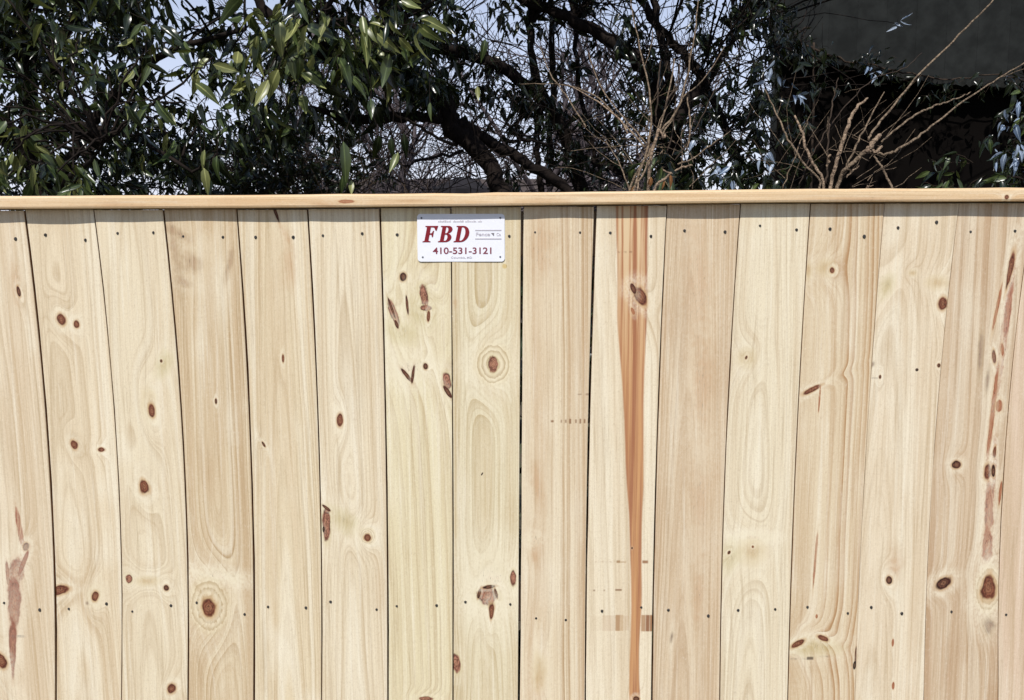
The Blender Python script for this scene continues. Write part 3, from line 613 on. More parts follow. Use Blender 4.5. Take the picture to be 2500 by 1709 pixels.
fine.append(edge[-1])
v = []; f = []
for q in fine:                                         # roof covering, its uneven front edge shaped to the glare border
    dz = -abs(rng.gauss(0, .006)); dy = rng.uniform(-.012, .006)
    v += [q+inn*dy+Vector((0, 0, dz-.012))-so_, q+inn*dy*.6+Vector((0, 0, .012))-so_, q+inn*(dep+.2)+Vector((0, 0, .05))-so_, q+inn*(dep+.2)+Vector((0, 0, .02))-so_]
for i in range(len(fine)-1):
    for k in range(4): f.append((i*4+k, i*4+(k+1) % 4, (i+1)*4+(k+1) % 4, (i+1)*4+k))
f += [(3, 2, 1, 0), tuple((len(fine)-1)*4+k for k in range(4))]
link('roof', mesh('roof', v, f, shed_roof_m), shed)
# charcoal wall added behind the shed, standing in for a grey veil of glare
dh = empty('glare_wall', at(2250, 552, 5.6)); dh.location.z = 0; do = dh.location
tag(dh, 'tall charcoal wall added in place of grey glare, rising behind the shed, top right corner', 'house')
b0, b1 = zed(at(1872, 552, 5.2), 0), zed(at(2900, 552, 5.2-1.0), 0)
fr = [zed(b0, -.05), zed(b1, -.05), zed(b1, 4.6), zed(b0, 4.6)]
prism('wall', fr, [q+Vector((1.25, 3.0, 0)) for q in fr], shed_wall_m, dh, do)
dd = (b1-b0).normalized(); dn = Vector((dd.y, -dd.x, 0)); nbd = int((b1-b0).length/.19)
for i in range(nbd):
    q0 = b0+dd*(i*.19+.004); q1 = b0+dd*(i*.19+.1932); t_ = .017
    fb = [zed(q0, .05), zed(q1, .05), zed(q1, 4.5), zed(q0, 4.5)]
    prism('board', [q+dn*t_ for q in fb], [q-dn*.002 for q in fb], house_ms[rng.randrange(3)], dh, do)
g0, g1 = b0+Vector((-.1, -.25, 0)), b1+Vector((.1, -.25, 0))
rf = [zed(g0, 4.55), zed(g0, 4.62), zed((g0+Vector((.7, 1.75, 0))), 5.9), zed(g0+Vector((1.4, 3.5, 0)), 4.62), zed(g0+Vector((1.4, 3.5, 0)), 4.55)]
prism('roof', rf, [q+(g1-g0) for q in rf], hipd_m, dh, do)
far_roof_m = simple_mat('far_roof_shingle', (.085, .068, .062), .9, .3, 3, .2)
far_wall_m = simple_mat('far_wall_board', (.12, .10, .09), .9, .3, 2, .2)
hip_m = simple_mat('pavilion_roof_shingle', (.022, .020, .023), .9, .4, 6, .2)
nh = empty('neighbour_house', at(1240, 552, 13.5)); nh.location.z = 0
tag(nh, 'long low brownish roof of a neighbouring house just showing over the cap rail', 'house')
xl, xr = at(700, 440, 13.0).x-nh.location.x, at(1640, 440, 13.0).x-nh.location.x
zr = at(1240, 437, 14.6).z; zs = 1.75
link('wall', boxes_mesh('wall', [(xl+.3, xr-.3, -.2, 2.3, -.05, zs)], far_wall_m), nh)
v = [(xl, -.5, zs-.05), (xr, -.5, zs-.05), (xr, 1.1, zr), (xl, 1.1, zr), (xl, 2.6, zs-.05), (xr, 2.6, zs-.05), (xl, -.5, zs-.15), (xr, -.5, zs-.15), (xl, 2.6, zs-.15), (xr, 2.6, zs-.15)]
link('roof', mesh('roof', v, [(0, 1, 2, 3), (3, 2, 5, 4), (6, 7, 1, 0), (4, 5, 9, 8), (8, 9, 7, 6), (0, 3, 4, 8, 6), (1, 7, 9, 5, 2)], far_roof_m), nh)
link('chimney', boxes_mesh('chimney', [(xl+.9, xl+1.3, .9, 1.3, zr-.3, zr+.1)], far_wall_m), nh)
for t in (.35, .5, .62, .8):
    X = xl+(xr-xl)*t; link('window', boxes_mesh('window', [(X, X+.7, -.225, -.203, .8, 1.5)], hip_m), nh)
pv = empty('garden_pavilion', at(1132, 552, 8.6)); pv.location.z = 0
tag(pv, 'small dark hip roofed pavilion peeking above the cap rail right of the hanging leaves', 'pavilion')
mp = mpp(8.6); w = 66*mp; zt_, ze_ = at(1132, 433, 8.6).z, at(1132, 462, 8.6).z
v = [(-w, -w*.8, ze_), (w, -w*.8, ze_), (w, w*.8, ze_), (-w, w*.8, ze_), (-w*.28, 0, zt_), (w*.28, 0, zt_)]
v += [(x_, y_, ze_-.08) for x_, y_, _ in v[:4]]
link('roof', mesh('roof', v, [(0, 1, 5, 4), (1, 2, 5), (2, 3, 4, 5), (3, 0, 4), (6, 7, 1, 0), (7, 8, 2, 1), (8, 9, 3, 2), (9, 6, 0, 3), (9, 8, 7, 6)], hip_m), pv)
for sx in (-1, 1):
    for sy in (-1, 1): link('post', boxes_mesh('post', [(sx*w*.85-.04, sx*w*.85+.04, sy*w*.65-.04, sy*w*.65+.04, -.05, ze_-.05)], far_wall_m), pv)

# ------------------------------------------------------------------ leaves, twigs, trees
def leaf_mat(name, c1, c2, rough=.38, trans=.22, spec=.5):
    m = bpy.data.materials.new(name); m.use_nodes = True; nt = m.node_tree; nt.nodes.clear(); nb = NB(nt)
    out = nt.nodes.new('ShaderNodeOutputMaterial'); b = nt.nodes.new('ShaderNodeBsdfPrincipled'); tr = nt.nodes.new('ShaderNodeBsdfTranslucent'); mx = nt.nodes.new('ShaderNodeMixShader')
    g = nt.nodes.new('ShaderNodeNewGeometry'); oi = nt.nodes.new('ShaderNodeObjectInfo')
    r = nb.m('FRACT', nb.m('ADD', g.outputs['Random Per Island'], oi.outputs['Random']))
    c = nb.mix(r, c1, c2)
    n = nb.noise(nb.obj(), 60, 2, .6)
    c = nb.mix(nb.ramp(n, .4, .8, 0, .35), c, tuple(v*.55 for v in c1))
    at_ = nt.nodes.new('ShaderNodeAttribute'); at_.attribute_name = 'rib'
    c = nb.mix(nb.ramp(at_.outputs['Fac'], .82, .97, 0, .75), c, tuple(min(1, v*2.2+.01) for v in c2))
    nb.put(b.inputs['Base Color'], c); nb.put(tr.inputs['Color'], nb.mix(.5, c, (.22, .24, .04)))
    b.inputs['Roughness'].default_value = rough; b.inputs['Specular IOR Level'].default_value = spec
    mx.inputs[0].default_value = trans
    nt.links.new(b.outputs[0], mx.inputs[1]); nt.links.new(tr.outputs[0], mx.inputs[2]); nt.links.new(mx.outputs[0], out.inputs[0]); return m
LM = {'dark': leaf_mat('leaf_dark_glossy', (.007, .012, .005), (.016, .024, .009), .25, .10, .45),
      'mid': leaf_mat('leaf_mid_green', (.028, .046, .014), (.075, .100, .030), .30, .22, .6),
      'lit': leaf_mat('leaf_sunlit_green', (.12, .15, .045), (.27, .275, .10), .34, .35),  # paler copy that puts sunlight into the leaf colour
      'dry': leaf_mat('leaf_dry_brown', (.22, .085, .03), (.30, .15, .06), .7, .15, .2),
      'ivy': leaf_mat('leaf_ivy', (.006, .009, .005), (.014, .019, .008), .22, .06, .5),
      'glint': leaf_mat('leaf_painted_glint', (.10, .15, .24), (.34, .40, .50), .38, .2, .5)}  # pale blue leaf colour imitates glints of sky
MK = list(LM)
bark_dark = simple_mat('bark_dark', (.020, .014, .011), .9, .55, 30, .15, bump=.6)
bark_tan = simple_mat('bark_tan', (.30, .22, .145), .8, .45, 150, .2, c2=(.095, .066, .043), bump=.9)
bark_peel = simple_mat('bark_peeled', (.44, .32, .215), .8, .3, 150, .15, c2=(.13, .088, .06), bump=.9)
bark_far = simple_mat('bark_far', (.115, .095, .10), .9, .35, 8, .1)
bark_brown = simple_mat('bark_brown', (.060, .042, .030), .85, .5, 40, .15, bump=.4)
TROW = [0, .16, .42, .72, 1.0]
RIB = [1]*5+[0]*6
def add_rib(me, n):
    a = me.attributes.new('rib', 'FLOAT', 'POINT'); a.data.foreach_set('value', np.tile(np.array(RIB, np.float32), n))
def leaf_geo(L, W, curl, fold):
    """verts of one leaf along +Y with its upper face +Z"""
    wid = [.06, .78, 1.0, .58, .0]
    mid = [(0, L*t, -curl*L*t*t) for t in TROW]
    side = []
    for s_ in (-1, 1): side.append([(s_*W/2*wid[i], L*TROW[i], -curl*L*TROW[i]**2+fold*W/2*wid[i]) for i in (1, 2, 3)])
    return mid+side[0]+side[1]
LF = [(0, 5, 1), (1, 5, 6, 2), (2, 6, 7, 3), (3, 7, 4), (0, 1, 8), (1, 2, 9, 8), (2, 3, 10, 9), (3, 4, 10)]
LEAF_MESH = {}
for mk in MK:
    for q, (wr, cu, fo) in enumerate(((.34, .38, .5), (.40, .65, .3), (.25, .22, .7), (.36, -.32, .45))):
        LEAF_MESH[mk, q] = mesh('leaf', leaf_geo(1, wr, cu, fo), LF, LM[mk], True); add_rib(LEAF_MESH[mk, q], 1)
class Plant:
    def __init__(s, name, label, cat, base, bark, group=None):
        s.root = empty(name, base); s.org = Vector(base); tag(s.root, label, cat, group); s.bark = bark
        s.tw = Tubes(); s.lv = []
    def branch(s, px, rad, name='branch', sub=5, wob=.004, n=9, mat=None, pts=None):
        """px: (x, y, depth) of photograph pixels; rad in metres"""
        P = pts if pts is not None else [at(*q) for q in px]
        path = smooth_path(P, sub, wob); t = Tubes(); t.add(path, lerp_rad(rad, len(path)), n, .07)
        t.build(name, mat or s.bark, s.root, s.org); return path
    def twig(s, p, d, L, r, seg=6, bend=.4, grav=0.0, n=4):
        path = wander(p, d, L, seg, bend, grav)
        for q in path:
            if q.z < 1.92: q.y = max(q.y, .17)
        s.tw.add(path, lerp_rad([r, r*.45], len(path)), n, .05, False); return path
    def leaf(s, p, d, L, mk, face=None, wr=None):
        d = Vector(d).normalized(); p = Vector(p)
        if p.z < 1.92+L and min(p.y, p.y+d.y*L) < .17: return          # nothing grows through the boards
        nn = Vector(face) if face else Vector((rng.gauss(0, .6), rng.gauss(-.45, .6), rng.gauss(.55, .5)))
        nn = nn-d*nn.dot(d); nn = nn.normalized() if nn.length > .05 else d.orthogonal().normalized()
        s.lv.append((Vector(p), d, nn, L, mk, rng.randrange(4), rng.random()))
    def clump(s, x, y, Y, rad, n, L, mk, droop=.9, twigs=5, src=None, spread=.6, tr=.0016):
        c = at(x, y, Y); per = max(3, n//twigs)
        if src is not None:
            a = Vector(src); mid = (a+c)/2+Vector((rng.gauss(0, .04), rng.gauss(0, .04), .05))
            path = smooth_path([a, mid, c], 5, .004); s.tw.add(path, lerp_rad([tr*2.6, tr*1.4], len(path)), 5, .05, False)
        for _ in range(twigs):
            d = Vector((rng.gauss(0, 1), rng.gauss(0, .8), rng.gauss(-.15, .7))).normalized()
            st = c+Vector((rng.gauss(0, rad*.35), rng.gauss(0, rad*.35), rng.gauss(0, rad*.35)))
            path = s.twig(st, d, rad*rng.uniform(.7, 1.3), tr, 6, .5, .12)
            for _k in range(per):
                q = rng.random()*(len(path)-1); i = int(q); p = path[i].lerp(path[min(i+1, len(path)-1)], q-i)
                dd = (path[min(i+1, len(path)-1)]-path[max(i-1, 0)]).normalized()*.35+Vector((rng.gauss(0, spread), rng.gauss(0, spread*.8), rng.gauss(-droop, .4)))
                mkk = mk if isinstance(mk, str) else rng.choices(list(mk), weights=list(mk.values()))[0]
                s.leaf(p+Vector((rng.gauss(0, .012), rng.gauss(0, .012), rng.gauss(0, .012))), dd, L*rng.choice((.5, .65, .8, .95, 1.1, 1.3)), mkk)
    def finish(s, singles=0, min_px=22, twig_name='fine_twigs', fol='foliage'):
        if s.tw.v:
            o = s.tw.build(twig_name, s.bark, s.root, s.org); o['kind'] = 'stuff'
        vis = []
        for i, l in enumerate(s.lv):
            q = seen(l[0]+l[1]*l[3]*.5)
            if q and -10 < q[0] < 2510 and -10 < q[1] < 478: vis.append((l[3]/q[2], q[2], i))
        vis = [t for t in vis if t[0]*FPX >= min_px]; vis.sort(key=lambda t: (t[1]-t[0]*8)); pick = set(t[2] for t in vis[:singles])
        for i in pick:
            p, d, nn, L, mk, q, r = s.lv[i]; sx = d.cross(nn)
            o = link('leaf', LEAF_MESH[mk, q], s.root)
            M = Matrix(((sx.x*L, d.x*L, nn.x*L, p.x-s.org.x), (sx.y*L, d.y*L, nn.y*L, p.y-s.org.y), (sx.z*L, d.z*L, nn.z*L, p.z-s.org.z), (0, 0, 0, 1)))
            o.matrix_local = M
        rest = [l for i, l in enumerate(s.lv) if i not in pick]
        if rest:
            shapes = [np.array(leaf_geo(1, *a)) for a in ((.34, .38, .5), (.40, .65, .3), (.25, .22, .7), (.36, -.32, .45))]
            V = []; F = []; MI = []
            pol = [list(t) for t in LF]
            for j, (p, d, nn, L, mk, q, r) in enumerate(rest):
                sx = d.cross(nn); Mx = np.array([sx, d, nn])*L
                V.append(shapes[q]@Mx+np.array(p-s.org)); 
            V = np.concatenate(V); nl = len(rest)
            me = bpy.data.meshes.new(fol)
            loops = np.array([i for t in LF for i in t]); cnt = np.array([len(t) for t in LF])
            me.vertices.add(len(V)); me.vertices.foreach_set('co', V.astype(np.float32).ravel())
            al = (loops[None, :]+11*np.arange(nl)[:, None]).ravel()
            me.loops.add(len(al)); me.loops.foreach_set('vertex_index', al.astype(np.int32))
            ct = np.tile(cnt, nl); stt = np.concatenate([[0], np.cumsum(ct)[:-1]])
            me.polygons.add(len(ct)); me.polygons.foreach_set('loop_start', stt.astype(np.int32)); me.polygons.foreach_set('loop_total', ct.astype(np.int32))
            used = sorted(set(l[4] for l in rest))
            for u in used: me.materials.append(LM[u])
            mi = np.repeat(np.array([used.index(l[4]) for l in rest]), len(LF))
            me.polygons.foreach_set('material_index', mi.astype(np.int32)); add_rib(me, nl); me.polygons.foreach_set('use_smooth', np.ones(len(ct), bool))
            me.update(calc_edges=True); me.validate()
            o = link(fol, me, s.root); o['kind'] = 'stuff'
def gp(x, Y): p = at(x, 552, Y); return (p.x, p.y, -.05)

# --- the big leafy evergreen on the left
A = Plant('evergreen_shrub', 'dense dark glossy leaved evergreen filling the left above the fence', 'shrub', gp(120, 1.3), bark_dark)
tA = A.branch(None, [.055, .045, .03, .02], 'trunk', pts=[A.org, A.org+Vector((.03, .05, 1.2)), A.org+Vector((-.05, 0, 2.3)), A.org+Vector((.05, 0, 3.4))])
brA = []
for k, (px, r) in enumerate((([(150, 430, 1.3), (260, 250, 1.2), (420, 120, 1.1), (600, 70, 1.0)], [.02, .013, .006]), ([(120, 470, 1.25), (20, 300, 1.1), (-120, 150, 1.0)], [.02, .012, .006]),
      ([(140, 300, 1.3), (300, 330, 1.1), (470, 420, .9)], [.015, .009, .004]), ([(110, 200, 1.3), (190, 20, 1.1), (300, -200, .9)], [.018, .012, .006]), ([(130, 470, 1.3), (200, 410, .9), (250, 350, .6)], [.012, .008, .003]))):
    brA.append(A.branch(px, r))
srcA = [p for b_ in brA for p in b_[4:]]+tA[8:]
def near(src, p): return min(src, key=lambda q: (q-p).length)
def holeA(x, y): return (y < 75 and 400 < x < 620) or (330 < x < 560 and 20 < y < 150 and rng.random() < .2)
n_ = 0
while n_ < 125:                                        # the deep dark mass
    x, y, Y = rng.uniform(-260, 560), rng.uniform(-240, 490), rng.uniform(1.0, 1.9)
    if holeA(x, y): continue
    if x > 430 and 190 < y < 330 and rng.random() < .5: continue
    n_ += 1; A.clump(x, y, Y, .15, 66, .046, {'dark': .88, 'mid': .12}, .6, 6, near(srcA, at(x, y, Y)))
for _ in range(26):                                   # nearer, paler leaves mixed in as if sunlit
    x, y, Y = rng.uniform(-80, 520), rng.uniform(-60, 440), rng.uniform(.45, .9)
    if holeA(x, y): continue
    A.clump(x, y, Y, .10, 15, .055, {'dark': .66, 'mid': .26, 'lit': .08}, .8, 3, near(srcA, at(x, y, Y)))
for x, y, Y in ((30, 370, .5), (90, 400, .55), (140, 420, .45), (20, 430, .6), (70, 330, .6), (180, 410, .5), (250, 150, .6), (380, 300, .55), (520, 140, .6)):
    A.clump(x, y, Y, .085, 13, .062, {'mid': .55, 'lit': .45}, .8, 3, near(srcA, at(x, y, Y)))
for _ in range(46):                                   # unseen crown overhead, put in to shade the leaves below
    x, Y, z = rng.uniform(-2.3, -.55), rng.uniform(.25, 1.9), rng.uniform(2.55, 3.7)
    s_ = seen(Vector((x, Y, z))); 
    if s_ and s_[1] > -60: continue
    A.clump(s_[0], s_[1], Y, .24, 80, .075, {'dark': .7, 'mid': .3}, .7, 6, near(srcA, Vector((x, Y, z))))
for _ in range(50):                                   # unseen lower leaves, added to darken the gaps between boards
    q = Vector((rng.uniform(-1.6, .2), rng.uniform(.3, .8), rng.uniform(.3, 1.65))); s_ = seen(q)
    A.clump(s_[0], s_[1], q.y, .17, 40, .085, 'dark', .7, 5, None)
A.finish(280)

# --- the leaning tree whose drooping leaves hang in the upper middle
C = Plant('leaning_tree', 'leaning dark trunked tree with long pale drooping leaves, left of centre', 'tree', gp(1290, 1.5), bark_dark)
C.branch([(1300, 800, 1.5), (1260, 560, 1.5), (1228, 472, 1.5), (1205, 420, 1.5), (1164, 360, 1.5), (1100, 300, 1.5), (1075, 240, 1.5), (1028, 200, 1.45), (940, 165, 1.35), (840, 150, 1.25), (740, 110, 1.15), (640, 20, 1.1), (560, -120, 1.1)], [.036, .033, .031, .030, .034, .036, .036, .034, .032, .028, .022, .016, .010], 'trunk')
C.branch([(1400, 480, 1.62), (1352, 436, 1.6), (1260, 384, 1.55), (1181, 335, 1.52), (1120, 300, 1.5)], [.018, .019, .019, .019, .024])
C.branch([(1240, 345, 1.54), (1300, 344, 1.6), (1360, 352, 1.7)], [.007, .005, .003])
C.branch([(1085, 292, 1.5), (1000, 284, 1.4), (900, 292, 1.3), (840, 288, 1.2), (760, 262, 1.1)], [.016, .018, .017, .014, .007])
C.branch([(1115, 355, 1.5), (1040, 320, 1.3), (960, 270, 1.1), (920, 180, .9)], [.006, .005, .004, .003], mat=bark_brown)
C.branch([(985, 405, 1.3), (1050, 385, 1.4), (1130, 368, 1.5)], [.003, .005, .006])
C.branch([(800, 140, 1.2), (780, 60, 1.0), (840, -60, .9)], [.014, .010, .006]); C.branch([(960, 170, 1.38), (950, 60, 1.2), (900, -80, 1.0)], [.016, .012, .007])
srcC = [at(740, 110, 1.15), at(840, 150, 1.25), at(780, 60, 1.0), at(950, 60, 1.2), at(900, -80, 1.0), at(640, 20, 1.1)]
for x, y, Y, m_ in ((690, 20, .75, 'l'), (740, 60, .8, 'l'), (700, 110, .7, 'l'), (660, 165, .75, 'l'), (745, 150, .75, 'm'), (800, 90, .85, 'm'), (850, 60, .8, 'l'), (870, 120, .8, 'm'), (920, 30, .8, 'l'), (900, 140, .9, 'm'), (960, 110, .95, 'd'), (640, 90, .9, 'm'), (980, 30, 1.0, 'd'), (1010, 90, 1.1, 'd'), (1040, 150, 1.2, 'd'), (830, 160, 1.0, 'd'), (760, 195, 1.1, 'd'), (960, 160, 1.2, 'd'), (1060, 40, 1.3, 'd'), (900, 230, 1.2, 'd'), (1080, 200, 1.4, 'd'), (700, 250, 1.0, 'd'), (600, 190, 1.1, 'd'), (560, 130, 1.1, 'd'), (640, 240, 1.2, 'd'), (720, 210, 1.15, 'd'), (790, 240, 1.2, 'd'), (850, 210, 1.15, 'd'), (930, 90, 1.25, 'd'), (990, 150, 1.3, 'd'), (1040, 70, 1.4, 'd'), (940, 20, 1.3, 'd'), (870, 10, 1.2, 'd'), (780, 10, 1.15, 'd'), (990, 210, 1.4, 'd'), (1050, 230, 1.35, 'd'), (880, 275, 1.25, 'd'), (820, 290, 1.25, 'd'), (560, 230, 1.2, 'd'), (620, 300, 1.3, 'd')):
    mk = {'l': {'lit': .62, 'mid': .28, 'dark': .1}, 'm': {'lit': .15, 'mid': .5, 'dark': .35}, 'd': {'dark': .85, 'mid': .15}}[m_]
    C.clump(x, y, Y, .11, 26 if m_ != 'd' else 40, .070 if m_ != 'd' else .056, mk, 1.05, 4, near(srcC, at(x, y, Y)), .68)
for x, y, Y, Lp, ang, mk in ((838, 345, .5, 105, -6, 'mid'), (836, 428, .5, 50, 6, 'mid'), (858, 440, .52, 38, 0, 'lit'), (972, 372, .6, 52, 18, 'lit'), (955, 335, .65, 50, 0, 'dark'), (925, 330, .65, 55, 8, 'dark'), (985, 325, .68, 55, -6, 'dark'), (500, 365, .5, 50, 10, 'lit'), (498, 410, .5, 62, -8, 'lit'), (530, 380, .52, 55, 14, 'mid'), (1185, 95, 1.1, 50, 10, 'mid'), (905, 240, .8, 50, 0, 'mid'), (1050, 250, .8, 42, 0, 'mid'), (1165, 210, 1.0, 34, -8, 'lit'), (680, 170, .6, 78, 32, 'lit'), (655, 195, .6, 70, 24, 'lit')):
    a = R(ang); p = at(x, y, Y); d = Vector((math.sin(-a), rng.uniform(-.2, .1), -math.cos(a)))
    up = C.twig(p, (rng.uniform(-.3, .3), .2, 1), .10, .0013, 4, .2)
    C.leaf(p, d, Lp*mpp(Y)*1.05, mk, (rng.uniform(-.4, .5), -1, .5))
for _ in range(44):  # unseen crown clumps, put in overhead for their shade
    x, Y, z = rng.uniform(-.75, .45), rng.uniform(.75, 2.0), rng.uniform(2.6, 3.6)
    s_ = seen(Vector((x, Y, z)))
    if s_[1] > -50: continue
    C.clump(s_[0], s_[1], Y, .2, 44, .085, {'dark': .6, 'mid': .4}, 1.2, 5, near(srcC, Vector((x, Y, z))))
for _ in range(120):
    x = rng.uniform(760, 1300); s_ = at(x, rng.uniform(150, 480), rng.uniform(1.3, 1.7))
    C.twig(s_, (rng.gauss(0, 1), rng.gauss(0, .4), rng.gauss(.4, .8)), rng.uniform(.15, .5), rng.uniform(.001, .0028), 7, .35)
C.finish(170)

# --- dark ivy hung trees in the middle
D = Plant('ivy_hung_tree', 'dark slanting tree with ivy clumps in the middle of the sky gap', 'tree', gp(1440, 1.9), bark_dark)
D.branch([(1460, 800, 1.9), (1435, 540, 1.9), (1417, 466, 1.9), (1376, 323, 1.85), (1318, 221, 1.8), (1296, 120, 1.8), (1291, -60, 1.8)], [.034, .032, .030, .025, .022, .013, .012], 'trunk')
D.branch([(1325, 235, 1.8), (1260, 190, 1.75), (1198, 153, 1.7), (1079, 112, 1.6), (977, 50, 1.5), (880, -60, 1.4)], [.020, .022, .021, .022, .018, .012])
D.branch([(1322, 470, 1.8), (1312, 390, 1.8), (1310, 320, 1.8), (1322, 236, 1.8)], [.013, .012, .012, .014])
D.branch([(1340, 455, 1.95), (1342, 380, 1.95), (1350, 200, 1.95), (1346, 90, 1.95), (1340, -60, 2.0)], [.009, .009, .013, .012, .010])
D.branch([(1470, 450, 2.0), (1440, 330, 2.0), (1412, 200, 2.0), (1403, 60, 2.0), (1390, -60, 2.0)], [.007, .008, .010, .009, .008])
D.branch([(1395, 380, 1.85), (1450, 395, 1.8), (1510, 420, 1.75), (1545, 450, 1.7)], [.011, .012, .011, .008])
srcD = [at(1318, 221, 1.8), at(1376, 323, 1.85), at(1198, 153, 1.7), at(1079, 112, 1.6), at(1296, 60, 1.8), at(1403, 60, 2.0), at(1350, 200, 1.95)]
for x, y, Y, r_, n_ in ((1290, 215, 1.75, .06, 50), (1320, 275, 1.75, .07, 60), (1270, 245, 1.8, .05, 40), (1430, 315, 1.8, .05, 36), (1380, 280, 1.85, .05, 30), (1240, 175, 1.7, .05, 30), (1160, 130, 1.65, .06, 40), (1110, 60, 1.6, .09, 60), (1190, 30, 1.7, .07, 36), (1030, 20, 1.5, .1, 60), (1290, 60, 1.8, .04, 24), (1370, 40, 1.9, .05, 28), (1260, 300, 1.8, .05, 26), (1450, 390, 1.8, .05, 30), (1500, 340, 1.8, .05, 22), (1150, 240, 1.7, .05, 20), (1350, 380, 1.8, .04, 16), (1090, 160, 1.7, .07, 40), (1130, 200, 1.7, .06, 36), (1060, 120, 1.6, .08, 44), (1180, 170, 1.75, .05, 30), (1230, 230, 1.8, .05, 30), (1330, 330, 1.8, .05, 34), (1290, 270, 1.75, .07, 60), (1410, 360, 1.8, .05, 36), (1460, 280, 1.8, .05, 30), (1500, 240, 1.85, .05, 26), (1480, 200, 1.85, .05, 26), (1390, 130, 1.9, .05, 30), (1340, 20, 1.9, .06, 34), (1440, 20, 1.9, .06, 34), (1250, 20, 1.8, .06, 34), (1520, 400, 1.75, .06, 40), (1475, 440, 1.75, .05, 30), (1220, 330, 1.8, .04, 18)):
    D.clump(x, y, Y, r_*1.3, n_, .043, {'ivy': .8, 'dark': .2}, .8, 5, near(srcD, at(x, y, Y)), .7, .001)
for _ in range(180):
    x = rng.uniform(1020, 1600); s_ = at(x, rng.uniform(0, 480), rng.uniform(1.7, 2.4))
    D.twig(s_, (rng.gauss(0, .8), rng.gauss(0, .4), rng.gauss(.5, .8)), rng.uniform(.15, .6), rng.uniform(.0011, .0042), 7, .32)
for _ in range(40):  # clumps out of view, added overhead to shade the ivy
    x, Y, z = rng.uniform(.0, .9), rng.uniform(.9, 2.2), rng.uniform(2.9, 3.7)
    s_ = seen(Vector((x, Y, z)))
    if s_[1] > -60: continue
    D.clump(s_[0], s_[1], Y, .2, 40, .06, {'ivy': .6, 'dark': .4}, .8, 5, near(srcD, Vector((x, Y, z))))
for _ in range(12):
    x, y, Y = rng.uniform(1050, 1560), rng.uniform(20, 460), rng.uniform(1.6, 2.0)
    D.clump(x, y, Y, .05, 24, .040, {'ivy': .8, 'dark': .2}, .8, 4, near(srcD, at(x, y, Y)), .7, .001)
D.finish(80, 18)
E_ = Plant('forked_tree', 'thick dark forked tree behind the central cut stems, ivy on its right', 'tree', gp(1640, 1.7), bark_dark)
E_.branch([(1650, 800, 1.7), (1642, 540, 1.7), (1638, 440, 1.7), (1632, 340, 1.7), (1612, 240, 1.7), (1580, 180, 1.72), (1546, 140, 1.75), (1478, 92, 1.75), (1386, 44, 1.75), (1298, 8, 1.75), (1180, -60, 1.75)], [.055, .052, .050, .048, .036, .030, .028, .024, .021, .018, .012], 'trunk')
E_.branch([(1640, 320, 1.7), (1690, 230, 1.75), (1709, 185, 1.75), (1672, 135, 1.8), (1631, 90, 1.8), (1580, 30, 1.8), (1540, -60, 1.8)], [.03, .024, .020, .017, .016, .014, .012])
E_.branch([(1695, 235, 1.75), (1733, 190, 1.8), (1760, 140, 1.85), (1795, 80, 1.9), (1850, -40, 1.9)], [.020, .015, .013, .011, .008])
E_.branch([(1830, 540, 1.8), (1806, 410, 1.8), (1775, 320, 1.8), (1745, 255, 1.8), (1715, 200, 1.78)], [.018, .017, .016, .014, .012])
E_.branch([(1640, 250, 1.7), (1620, 120, 1.75), (1600, 20, 1.8), (1595, -60, 1.8)], [.02, .016, .014, .010])
E_.branch([(1700, 480, 1.75), (1688, 420, 1.75), (1690, 380, 1.75)], [.02, .018, .012])
srcE = [at(1733, 190, 1.8), at(1795, 80, 1.9), at(1775, 320, 1.8), at(1632, 340, 1.7), at(1631, 90, 1.8), at(1709, 185, 1.75)]
for x, y, Y, r_, n_ in ((1560, 60, 1.6, .07, 40), (1530, 120, 1.6, .06, 34), (1600, 150, 1.6, .05, 30), (1620, 180, 1.6, .06, 40), (1660, 300, 1.5, .07, 50), (1640, 400, 1.5, .08, 50), (1690, 360, 1.5, .07, 44), (1700, 30, 1.7, .08, 36), (1760, 20, 1.7, .09, 50), (1830, 30, 1.7, .08, 50), (1860, 90, 1.6, .07, 44), (1760, 230, 1.7, .08, 60), (1800, 260, 1.7, .08, 60), (1840, 170, 1.6, .06, 30), (1880, 170, 1.5, .06, 36), (1900, 260, 1.5, .06, 40), (1940, 300, 1.4, .06, 40), (1850, 290, 1.6, .08, 60), (1890, 380, 1.5, .07, 46), (1800, 350, 1.6, .08, 50), (1750, 400, 1.5, .07, 40), (1850, 430, 1.5, .08, 60), (1780, 460, 1.4, .07, 50), (1720, 450, 1.4, .05, 30), (1990, 200, 1.4, .05, 24), (1950, 120, 1.5, .05, 22), (1920, 60, 1.6, .06, 26), (1980, 390, 1.4, .05, 24), (1720, 80, 1.7, .08, 50), (1800, 90, 1.7, .08, 50), (1790, 150, 1.7, .06, 30), (1580, 240, 1.65, .06, 40), (1600, 320, 1.6, .07, 50), (1670, 420, 1.55, .08, 60), (1610, 450, 1.5, .07, 50), (1700, 350, 1.6, .07, 50), (1540, 300, 1.7, .05, 34), (1860, 30, 1.7, .08, 60), (1890, 110, 1.6, .06, 40), (1860, 230, 1.6, .07, 50), (1820, 400, 1.5, .08, 60), (1900, 450, 1.4, .06, 40), (1560, 400, 1.65, .05, 34)):
    E_.clump(x, y, Y, r_*1.25, n_, .045, {'ivy': .75, 'dark': .2, 'mid': .05}, .8, 5, near(srcE, at(x, y, Y)), .7, .001)
